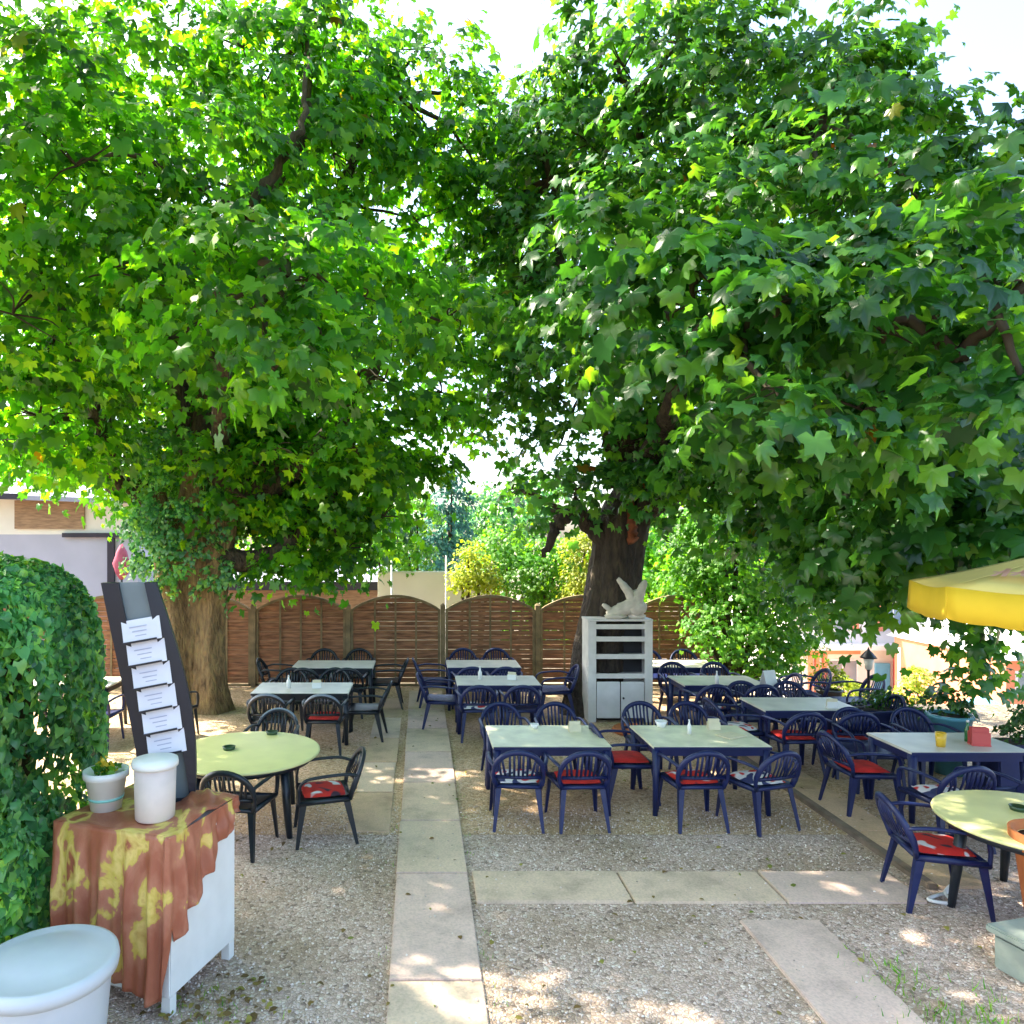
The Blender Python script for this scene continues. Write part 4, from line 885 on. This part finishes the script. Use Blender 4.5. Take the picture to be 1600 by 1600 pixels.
# ------------------------------------------------------------ white cupboard and ornament
def cupboard():
    Y = 11.35; x0, x1 = P(919, 0, Y).x, P(1019, 0, Y).x; D = .42; zt = 1.56
    root = empty('white_cupboard', ((x0+x1)/2, Y+D/2, 0), 0, 'white painted cupboard with open shelves above a closed base, before the right maple', 'cupboard')
    w = x1-x0; h = w/2
    m = MB()
    for sx in (-1, 1): m.span((sx*h, -D/2, 0), (sx*(h-.03), D/2, zt))
    m.span((-h+.03, D/2-.012, .05), (h-.03, D/2, zt-.03)); m.build('carcass', 'whitewash', root)
    m = MB(); m.span((-h-.01, -D/2-.01, zt), (h+.01, D/2, zt+.03)); m.build('top_board', 'whitewash', root)
    m = MB(); m.span((-h+.04, D/2-.022, .70), (h-.04, D/2-.014, zt-.04)); m.build('shade_sheet', 'inside_shade', root)  # dark sheet over the white back paints the shade behind the shelves
    for z in (.68, .98, 1.25): 
        m = MB(); m.span((-h+.031, -D/2, z), (h-.031, D/2-.03, z+.028)); m.build('shelf', 'whitewash', root)
    for z in (.70, 1.0, 1.27, 1.46):
        m = MB(); m.span((-h+.031, -D/2-.012, z-.02), (h-.031, -D/2-.002, z+.055)); m.build('front_rail', 'whitewash', root)
    for sx in (-1, 1):
        m = MB(); m.span((sx*(h+.002), -D/2-.018, 0), (sx*(h-.12), -D/2-.013, zt-.002)); m.build('stile', 'whitewash', root)
    m = MB(); m.span((-h+.13, -D/2-.026, .07), (-.008, -D/2-.002, .63)); m.span((.008, -D/2-.026, .07), (h-.13, -D/2-.002, .63)); d = m.build('door', 'white_paint', root, bevel=.006)
    m = MB(); m.lathe([(.012, 0), (.016, .02), (.001, .03)], (.04, 0, 0)); kn = m.build('handle', 'lamp_black', d); kn.rotation_euler = (R(90), 0, 0); kn.location = (0, -D/2-.026, .38)
    return root
cupboard()
mb = MB()
c0 = P(980, 945, 11.45); c0.z = 1.592; ORN = True
def blob(mb, c, r, s=(1, 1, 1)):
    vs = []; seg = 10
    prof = [(math.sin(math.pi*i/8), -math.cos(math.pi*i/8)) for i in range(9)]
    for a, z in prof:
        for k in range(seg):
            t2 = 2*math.pi*k/seg; rr = r*(1+.12*math.sin(k*2.3+z*4)); vs.append((c[0]+a*rr*math.cos(t2)*s[0], c[1]+a*rr*math.sin(t2)*s[1], c[2]+z*rr*s[2]))
    mb.add(vs, [(i*seg+k, i*seg+(k+1) % seg, (i+1)*seg+(k+1) % seg, (i+1)*seg+k) for i in range(8) for k in range(seg)], 0, True)
mb.tube(spline([c0+Vector((-.26, 0, .04)), c0+Vector((-.1, 0, .10)), c0+Vector((.08, 0, .17)), c0+Vector((.17, .02, .30))], 5), lerp_list([.05, .075, .10, .07], 16), 9, rough=.25)
mb.tube(spline([c0+Vector((.08, 0, .2)), c0+Vector((-.02, 0, .34)), c0+Vector((-.12, .02, .45))], 4), lerp_list([.07, .05, .025], 9), 8, rough=.25)
mb.tube(spline([c0+Vector((.15, 0, .25)), c0+Vector((.2, 0, .36)), c0+Vector((.24, .02, .42))], 4), lerp_list([.07, .05, .03], 9), 8, rough=.25)
mb.tube(spline([c0+Vector((-.2, 0, .08)), c0+Vector((-.28, -.02, .14)), c0+Vector((-.32, 0, .16))], 4), lerp_list([.04, .03, .015], 9), 8, rough=.25)
blob(mb, c0+Vector((-.16, -.02, .03)), .075, (2.0, 1, .45)); blob(mb, c0+Vector((.12, 0, .12)), .11, (1.2, 1, .9)); blob(mb, c0+Vector((.12, 0, .03)), .08, (1.5, 1, .45))
mb.v = [(x*1.0+(x-c0.x)*.2, y, c0.z+(z-c0.z)*1.4-.01) for x, y, z in mb.v]
tag(mb.build('driftwood_ornament', 'ornament'), 'pale branching driftwood ornament lying on top of the white cupboard', 'ornament')
o = MB().lathe([(.001, 0), (.26, 0), (.28, .03), (.25, .07), (.23, .045), (.001, .035)]).build('terracotta_dish', 'terracotta'); o.location = (3.08, 10.75, .01)
tag(o, 'orange terracotta dish on the ground before the white cupboard', 'dish')
o = MB().lathe([(.001, 0), (.26, 0), (.28, .03), (.25, .07), (.23, .045), (.001, .035)]); 

# ------------------------------------------------------------ draped cabinet, leaflet stand, pots, bin
A_ = Vector((-1.48, 4.35, 0)); ang = R(-18)
cab = empty('buffet_cabinet', A_, ang, 'white side cabinet under a terracotta and gold cloth by the hedge', 'cabinet')
W_, D_, HT = .80, .70, 1.08      # local: x from -W..0, y from 0..D
MB().span((-W_, 0, .12), (0, D_, HT-.03)).build('carcass', 'white_plastic', cab, bevel=.008)
MB().span((-W_-.004, -.004, HT-.03), (.004, D_+.004, HT-.006)).build('top_board', 'white_plastic', cab, bevel=.006)
for x in (-W_+.035, -.035):
    for y in (.035, D_-.035): MB().span((x-.03, y-.03, 0), (x+.03, y+.03, .12)).build('leg', 'white_plastic', cab)
def throw():
    # a strip running along front edge then side edge, hanging down, joined to the top sheet
    E = .032; per = []
    nf, nsd = 70, 46
    for i in range(nf+1): u = i/nf; per.append((-W_-E+u*(W_+E*.6), -E, 0, -1, 'f', u))
    for i in range(1, 7): a = R(-90+90*i/6); per.append((-E*.4+E*.4*0+E*math.cos(a)*1.0-.012, -E*.0+E*math.sin(a), math.cos(a), math.sin(a), 'c', i/6))
    for i in range(1, nsd+1): u = i/nsd; per.append((E-.012, u*(D_+.01), 1, 0, 's', u))
    rows = 34; mb = MB(); vs = []
    for j in range(rows+1):
        for (x, y, ox, oy, k, u) in per:
            if k == 'f': hang = .93+.03*math.sin(u*9)-.20*max(0, .35-u)
            elif k == 'c': hang = .93-.40*u
            else: hang = .53*(1-u)**1.1+.10+.02*math.sin(u*25)
            t = j/rows; s = (x*1.0 if k == 'f' else W_+y)
            fold = (.020*math.sin(s*38+1.5*math.sin(s*7))+.012*math.sin(s*71+2))*min(1, t*2.2)+.010*math.sin(t*9+s*11)*t
            out = .004+abs(.018*t*hang)+fold+.01*t
            vs.append((x+ox*out, y+oy*out, HT+.006-t*hang*(1-.015*math.sin(s*20))+.004*(1-t)))
    n = len(per)
    mb.add(vs, [(j*n+i, j*n+n+i, j*n+n+i+1, j*n+i+1) for j in range(rows) for i in range(n-1)], 0, True)
    # top sheet
    tx, ty = 30, 24; vt = []
    for j in range(ty+1):
        for i in range(tx+1):
            u, v = i/tx, j/ty; x = -W_-E+u*(W_+E+E-.010); y = -E+v*(D_+E+.01)
            lump = .075*math.exp(-((u-.80)**2/.018+(v-.72)**2/.05)) + .045*math.exp(-((u-.93)**2/.008+(v-.45)**2/.03))
            vt.append((x, y, HT+.008+lump*(1+.3*math.sin(u*40+v*23))+.003*math.sin(u*23+v*11)+.003))
    mb.add(vt, [(j*(tx+1)+i, j*(tx+1)+i+1, (j+1)*(tx+1)+i+1, (j+1)*(tx+1)+i) for j in range(ty) for i in range(tx)], 0, True)
    o = mb.build('draped_cloth', 'throw'); o.location = A_; o.rotation_euler = (0, 0, ang)
    so_ = o.modifiers.new('thick', 'SOLIDIFY'); so_.thickness = .004
    tag(o, 'terracotta and gold patterned cloth draped over the white side cabinet', 'cloth')
throw()
MW = Matrix.Translation(A_) @ Matrix.Rotation(ang, 4, 'Z')
def on_cab(x, y, z=HT+.014): return MW @ Vector((x, y, z))
p = empty('flower_pot', on_cab(-.67, .24), 0, 'white plastic pot with a teal band and yellow flowers on the draped cabinet', 'flower pot')
MB().lathe([(.001, 0), (.095, 0), (.125, .20), (.14, .205), (.142, .25), (.132, .25), (.118, .215), (.001, .21)]).build('pot', 'white_plastic', p)
MB().lathe([(.1055, .065), (.1075, .065), (.1105, .082), (.1085, .082)]).build('band', 'teal_band', p)
cc = RNG.normal(size=(60, 3))*[.04, .04, .018]+[0, 0, .25]; o = leaves('leaves', 'leaf_bright', cc, RNG.normal(size=(60, 3))+[0, 0, 1], RNG.normal(size=(60, 3)), RNG.uniform(.04, .08, 60), 'small', p)
cc = RNG.normal(size=(30, 3))*[.04, .04, .025]+[0, 0, .275]; o = leaves('flower', 'petal', cc, RNG.normal(size=(30, 3)), RNG.normal(size=(30, 3)), RNG.uniform(.03, .05, 30), 'small', p)
p = empty('storage_jar', on_cab(-.26, .20), 0, 'tall pale beige cylinder jar with lid on the draped cabinet', 'jar')
MB().lathe([(.001, 0), (.112, 0), (.120, .01), (.128, .34), (.001, .34)]).build('body', 'beige_clay', p)
MB().lathe([(.14, .325), (.142, .345), (.137, .368), (.10, .378), (.001, .38)]).build('lid', 'white_plastic', p)

def stand():
    base = on_cab(-.36, .46); root = empty('leaflet_stand', base, R(12), 'tall curved dark leaflet rack with white cards standing on the draped cabinet', 'leaflet stand')
    hgt = 1.46
    def cx(z): t = z/hgt; return -.13*math.sin(t*math.pi*.5)**1.3-.14*t*t+.01      # the rack leans and bows
    def hw(z): return .17-.015*(z/hgt)
    nz = 24
    for sx, wd, nm in ((-1, .11, 'left'), (1, .06, 'right')):
        mb = MB(); vs = []
        for i in range(nz+1):
            z = hgt*i/nz; bow = .05*math.sin(i/nz*math.pi)
            xo = cx(z)+sx*(hw(z)+ (bow if sx > 0 else -.0)); xi = cx(z)+sx*(hw(z)-wd+ (bow if sx > 0 else 0))
            if sx > 0: xi = cx(z)+hw(z)-.04; xo = xi+.03+bow*1.3+.04*(i/nz)
            for (x, y) in ((xo, -.02), (xi, -.035), (xi, .06), (xo, .05)): vs.append((x, y, z))
        mb.add(vs, [(i*4+k, i*4+(k+1) % 4, i*4+4+(k+1) % 4, i*4+4+k) for i in range(nz) for k in range(4)]+[(3, 2, 1, 0), tuple(nz*4+k for k in range(4))])
        mb.build('side_panel', 'stand_navy', root)
    mb = MB(); vs = []
    for i in range(nz+1):
        z = hgt*i/nz
        for (x, y) in ((cx(z)-.075, 0.0), (cx(z)+.135, 0.0), (cx(z)+.135, .03), (cx(z)-.075, .03)): vs.append((x, y, z))
    mb.add(vs, [(i*4+k, i*4+(k+1) % 4, i*4+4+(k+1) % 4, i*4+4+k) for i in range(nz) for k in range(4)]+[(3, 2, 1, 0), tuple(nz*4+k for k in range(4))])
    mb.build('back_board', 'stand_grey', root)
    for q in range(6):
        z = .34+q*.15; xm = cx(z+.06)+.03
        rt = Matrix.Rotation(R(-9), 3, 'Y')
        mb = MB(); mb.box((xm+.008, -.045, z+.062), (.24, .006, .150), 0, rt @ Matrix.Rotation(R(-14), 3, 'X')); cd = mb.build('card', 'card', root)
        mb = MB()
        for e in range(3): mb.box((xm-.015+.01*e, -.0515-.0045*(e-1), z+.085-.028*e), (.11-.02*e, .002, .006), 0, rt @ Matrix.Rotation(R(-14), 3, 'X'))
        mb.build('print', 'card_print', cd)
        mb = MB(); mb.box((xm, -.050, z-.008), (.215, .05, .012), 0, rt); mb.build('shelf', 'stand_navy', root)
    mb = MB(); mb.lathe([(.001, 0), (.17, 0), (.17, .018), (.001, .018)]); mb.build('base', 'stand_navy', root)
stand()

b = empty('round_bin', (-1.93, 3.80, 0), 0, 'pale blue grey round plastic bin with domed lid at the bottom left corner', 'bin')
MB().lathe([(.001, 0), (.25, 0), (.265, .02), (.315, .60), (.32, .63), (.001, .63)], seg=48).build('body', 'bin_plastic', b)
MB().lathe([(.345, .60), (.352, .64), (.345, .675), (.325, .682), (.30, .672), (.2, .70), (.1, .715), (.001, .72)], seg=48).build('lid', 'bin_plastic', b)
m = MB(); m.tube(spline([(-.30, -.1, .5), (-.36, -.14, .45), (-.36, -.16, .42), (-.30, -.14, .38)], 4), .012); m.build('handle', 'bin_plastic', b)

# ------------------------------------------------------------ parasol
def parasol():
    cx, cy = 5.05, 5.5; ze = 2.49; zp = 2.84; rad = 1.17; off = 0
    root = empty('yellow_parasol', (cx, cy, 0), R(4), 'big yellow parasol with hanging valance over the right round table', 'parasol')
    pts = [(rad*math.cos(R(180+45*k)), rad*math.sin(R(180+45*k))) for k in range(8)]
    mb = MB(); n = 8; rows = 7; vs = []
    for k in range(8):
        a, b = pts[k], pts[(k+1) % 8]
        for j in range(rows):
            t = j/(rows-1)
            for i in range(n+1):
                u = i/n; x = (a[0]*(1-u)+b[0]*u)*t; y = (a[1]*(1-u)+b[1]*u)*t
                sag = .05*math.sin(math.pi*u)*t*t+.04*math.sin(math.pi*t)
                vs.append((x*(1-.02*math.sin(math.pi*u)*t), y*(1-.02*math.sin(math.pi*u)*t), zp-(zp-ze)*t-sag*.6))
    q = (n+1)*rows
    mb.add(vs, [(k*q+j*(n+1)+i, k*q+(j+1)*(n+1)+i, k*q+(j+1)*(n+1)+i+1, k*q+j*(n+1)+i+1) for k in range(8) for j in range(rows-1) for i in range(n)], 0, True)
    cn = mb.build('canopy', 'pale_canvas', root); s = cn.modifiers.new('t', 'SOLIDIFY'); s.thickness = .004
    mb = MB(); vs = []
    for k in range(8):
        a, b = pts[k], pts[(k+1) % 8]
        for i in range(13):
            u = i/12; x = a[0]*(1-u)+b[0]*u; y = a[1]*(1-u)+b[1]*u; e = 1-.02*math.sin(math.pi*u); sg = .03*math.sin(math.pi*u)
            drop = .235+.012*abs(math.sin(math.pi*u*3))
            for t in (0, .5, 1): w = 1.004+.010*t*(1+math.sin(u*19+k)*.6); vs.append((x*e*w, y*e*w, ze-sg-drop*t))
    mb.add(vs, [(k*39+i*3+j, k*39+i*3+j+1, k*39+i*3+j+4, k*39+i*3+j+3) for k in range(8) for i in range(12) for j in range(2)], 0, True)
    v = mb.build('valance', 'yellow_canvas', root); s = v.modifiers.new('t', 'SOLIDIFY'); s.thickness = .004
    MB().tube([(0, 0, 0), (0, 0, zp+.08)], .024, 12).build('pole', 'white_paint', root)
    for k in range(8):
        a = pts[k]; MB().tube([(0, 0, zp-.03), (a[0]*.5, a[1]*.5, (zp+ze)/2-.05), (a[0]*.985, a[1]*.985, ze-.02)], .009, 6).build('rib', 'white_paint', root)
        MB().tube([(0, 0, zp-.62), (a[0]*.5, a[1]*.5, (zp+ze)/2-.05)], .007, 6).build('strut', 'white_paint', root)
    MB().lathe([(.001, 0), (.27, 0), (.27, .05), (.06, .09), (.035, .30), (.001, .30)]).build('base', 'stone_green', root)
    # faded pink print on the panel facing the camera: short brush-like letters
    a, b = Vector((*pts[0], ze)), Vector((*pts[1], ze)); ap = Vector((0, 0, zp)); mb = MB()
    ex = (b-a).normalized(); up = (ap-(a+b)/2).normalized(); nn = ex.cross(up).normalized()
    for i, (u, h) in enumerate(((-.24, .17), (-.13, .12), (-.04, .15), (.06, .12), (.15, .18), (.25, .12))):
        c = (a+b)/2+up*.30+ex*u+Vector((0, 0, .012))
        for k in range(2):
            o_ = ex*(.03*k); d = c+o_+nn*.004
            w = ex*.017; g = up*h/2+ex*.02*(1-2*k)
            mb.add([d-w-g, d+w-g, d+w+g, d-w+g], [(0, 1, 2, 3)])
            mb.add([d-w*3-up*.012, d+w*3-up*.012, d+w*3+up*.012, d-w*3+up*.012], [(0, 1, 2, 3)]) if k == 0 else None
    mb.build('print', 'print_pink', cn)
parasol()

# ------------------------------------------------------------ right foreground
pl = empty('stone_planter', (*G(1650, 1535)[:2], 0), R(14), 'pale grey green stone planter cut by the bottom right corner', 'planter')
m = MB(); m.span((-.24, -.6, 0), (.5, .22, .24)); m.build('body', 'stone_green', pl, bevel=.02)
m = MB(); m.span((-.27, -.63, .24), (.53, .25, .29)); m.build('rim', 'stone_green', pl, bevel=.012)
pt = empty('terracotta_pot', (4.46, 5.14, 0), 0, 'tall orange terracotta pot at the right edge below the round table', 'pot')
MB().lathe([(.001, 0), (.15, 0), (.17, .02), (.25, .66), (.28, .665), (.285, .78), (.26, .78), (.24, .72), (.001, .71)], seg=36).build('body', 'terracotta', pt)
MB().lathe([(.001, .715), (.235, .722), (.001, .74)]).build('soil', 'soil', pt)
o = MB().tube(spline([G(1490, 1392), (3.96, 5.74, .03), (4.12, 5.70, .02), (4.18, 5.86, .03), (4.3, 5.9, .1)], 6), .014, 7).build('garden_hose', 'white_plastic')
tag(o, 'short curl of white hose under the chair at the parasol table', 'hose')

# ------------------------------------------------------------ garden lantern, planters
gl = empty('garden_lantern', (*P(1357, 0, 11.0).xy, 0), 0, 'black garden lantern on a thin post behind the right tables', 'lamp')
MB().lathe([(.001, 0), (.09, 0), (.08, .03), (.022, .07), (.018, .85), (.03, .88)]).build('post', 'lamp_black', gl)
MB().lathe([(.045, .88), (.075, 1.05), (.001, 1.05)], seg=8).build('lamp_glass', 'glass_white', gl)
MB().lathe([(.12, 1.05), (.10, 1.08), (.05, 1.14), (.02, 1.17), (.001, 1.22)], seg=8).build('lamp_cap', 'lamp_black', gl)
def planter(name, label, x, y, pm, r, h, lobes, size, mat='leaf_dark', box=None):
    root = empty(name, (x, y, 0), 0, label, 'planter')
    if box: m = MB(); m.span((-box[0]/2, -box[1]/2, 0), (box[0]/2, box[1]/2, h)); m.build('pot', pm, root, bevel=.012); MB().span((-box[0]/2+.03, -box[1]/2+.03, h+.001), (box[0]/2-.03, box[1]/2-.03, h+.006)).build('soil', 'soil', root)
    else:
        MB().lathe([(.001, 0), (r*.65, 0), (r*.95, h*.93), (r*1.05, h*.94), (r*1.05, h), (r*.9, h), (r*.88, h-.04), (.001, h-.04)]).build('pot', pm, root)
        MB().lathe([(.001, h-.03), (r*.88, h-.035), (.001, h-.02)]).build('soil', 'soil', root)
    c, n_, t2, s_ = crown_points(lobes, size, 1.3, spray=.1)
    leaves('plant', mat, c, n_, t2, s_, 'small', root)
planter('blue_planter', 'big glazed blue pot with a dark leafy plant behind the right tables', 6.40, 8.9, 'teal_glaze', .24, .72, [((0, 0, .84), (.3, .22, .2))], .07)
planter('trough_planter', 'navy trough with low dark shrubs left of the big blue pot', 6.1, 9.6, 'navy_plastic', .2, .62, [((0, 0, .74), (.42, .18, .17))], .07, box=(.9, .3))
planter('trough_planter', 'navy trough with tall dark shrubs at the right edge behind the tables', 6.75, 8.05, 'navy_plastic', .2, .62, [((0, 0, .82), (.5, .2, .26))], .07, box=(1.1, .34))
planter('flower_tub', 'dark pot with a yellowish bush before the sloping street at right', 6.6, 11.9, 'lamp_black', .2, .4, [((0, 0, .62), .26)], .07, 'leaf_yellow')

# ------------------------------------------------------------ things on the tables
def onT(px, py, z=.722):
    Y = F*(H-z)/(py-VY); return ((px-VX)*Y/F, Y, z)
def ashtray(pos, label):
    r = empty('ashtray', pos, 0, label, 'ashtray', 'ashtrays on the round tables')
    MB().lathe([(.001, 0), (.055, 0), (.065, .032), (.056, .034), (.045, .012), (.001, .01)], seg=20).build('bowl', 'ashtray_mat', r)
ashtray(onT(425, 1147), 'dark green ashtray on the left round table, rear one of two')
ashtray(onT(358, 1171), 'dark green ashtray on the left round table, front one of two')
ashtray(onT(1592, 1266), 'dark ashtray on the round table under the parasol')
def bottle(pos, label, mat, h=.2, r=.03):
    o = empty('small_bottle', pos, 0, label, 'bottle')
    MB().lathe([(.001, 0), (r, 0), (r, h*.55), (r*.4, h*.75), (r*.35, h*.93), (.001, h*.93)], seg=16).build('body', mat, o)
    MB().lathe([(r*.42, h*.9), (r*.42, h), (.001, h)], seg=12).build('cap', 'white_plastic', o)
def bowl(pos, label, mat, r=.07, h=.06):
    o = MB().lathe([(.001, 0), (r*.55, 0), (r, h), (r*.93, h), (r*.5, .012), (.001, .012)], seg=22).build('small_bowl', mat); o.location = pos
    tag(o, label, 'bowl')
def holder(pos, label, mat, d=(.13, .05, .10)):
    o = empty('napkin_holder', pos, random.uniform(-.3, .3), label, 'napkin holder')
    m = MB(); m.box((0, 0, .006), (d[0], d[1]+.03, .012)); m.box((0, -d[1]/2, d[2]*.42), (d[0], .006, d[2]*.75)); m.box((0, d[1]/2, d[2]*.42), (d[0], .006, d[2]*.75)); m.build('frame', mat, o)
    m = MB()
    for k in range(6): m.box((0, -d[1]/2+.012+k*(d[1]-.02)/5, d[2]*.5+.015), (d[0]*.9, .003, d[2]*.95))
    m.build('napkins', 'cream' if mat != 'red_paint' else 'red_paint', o)
holder(onT(898, 1143), 'cream napkin holder on the front left table', 'cream')
bowl(onT(835, 1138), 'small white bowl on the front left table', 'white_plastic', .05, .05)
bottle(onT(1077, 1147), 'slim white bottle on the front right table', 'white_plastic', .16, .022)
bowl(onT(1033, 1136), 'white bowl at the rear left corner of the front right table', 'white_plastic', .07, .07)
holder(onT(1115, 1139), 'cream napkin holder on the front right table', 'cream')
o = MB().box((0, 0, .006), (.26, .20, .010)).build('menu_folder', 'cream', bevel=.003); o.location = onT(1142, 1150); o.rotation_euler = (0, 0, .5); tag(o, 'pale cream menu folder lying on the front right table', 'menu')
bottle(onT(750, 1062), 'pale bottle on the second row table right of the path', 'white_plastic', .2)
holder(onT(800, 1062), 'white napkin holder on the second row table right of the path', 'white_plastic')
bottle(onT(451, 1075), 'pale bottle on the black legged table behind the round one', 'white_plastic', .18)
holder(onT(495, 1075), 'pale napkin holder on the black legged table behind the round one', 'white_plastic')
o = empty('yellow_glass', onT(1470, 1166), 0, 'yellow glass on the table behind the parasol table', 'glass')
MB().lathe([(.001, 0), (.04, 0), (.052, .14), (.047, .14), (.036, .01), (.001, .01)], seg=20).build('glass', 'yellow_glass', o)
holder(onT(1530, 1164), 'red napkin holder on the table behind the parasol table', 'red_paint', (.17, .08, .17))
bottle(onT(1512, 1158), 'green bottle beside the red napkin holder', 'green_glass', .22)
bowl(onT(1345, 1108), 'small dark bowl on the table left of the blue planter', 'lamp_black', .05, .05)
holder(onT(1300, 1106), 'pale napkin holder on the table left of the blue planter', 'white_plastic')
m = empty('menu_card', onT(1201, 1072), .3, 'white folded menu card standing on the third row table right of the maple', 'menu')
k = MB(); k.box((0, -.04, .11), (.2, .004, .24), 0, Matrix.Rotation(R(-18), 3, 'X')); k.box((0, .04, .11), (.2, .004, .24), 0, Matrix.Rotation(R(18), 3, 'X')); k.build('card', 'white_plastic', m)
bottle(onT(1120, 1070), 'pale bottle on the third row table right of the maple', 'white_plastic', .2)
o = empty('orange_lantern', onT(144, 1064), 0, 'orange lantern on the far left table beside the hedge', 'lantern')
MB().lathe([(.001, 0), (.10, 0), (.13, .12), (.13, .34), (.08, .42), (.001, .42)], seg=12).build('shade', 'orange', o)
MB().lathe([(.085, .42), (.06, .46), (.001, .48)], seg=12).build('cap', 'lamp_black', o)

for o in bpy.data.objects:
    l = o.get('label')
    if l and not 4 <= len(l.split()) <= 16: pass
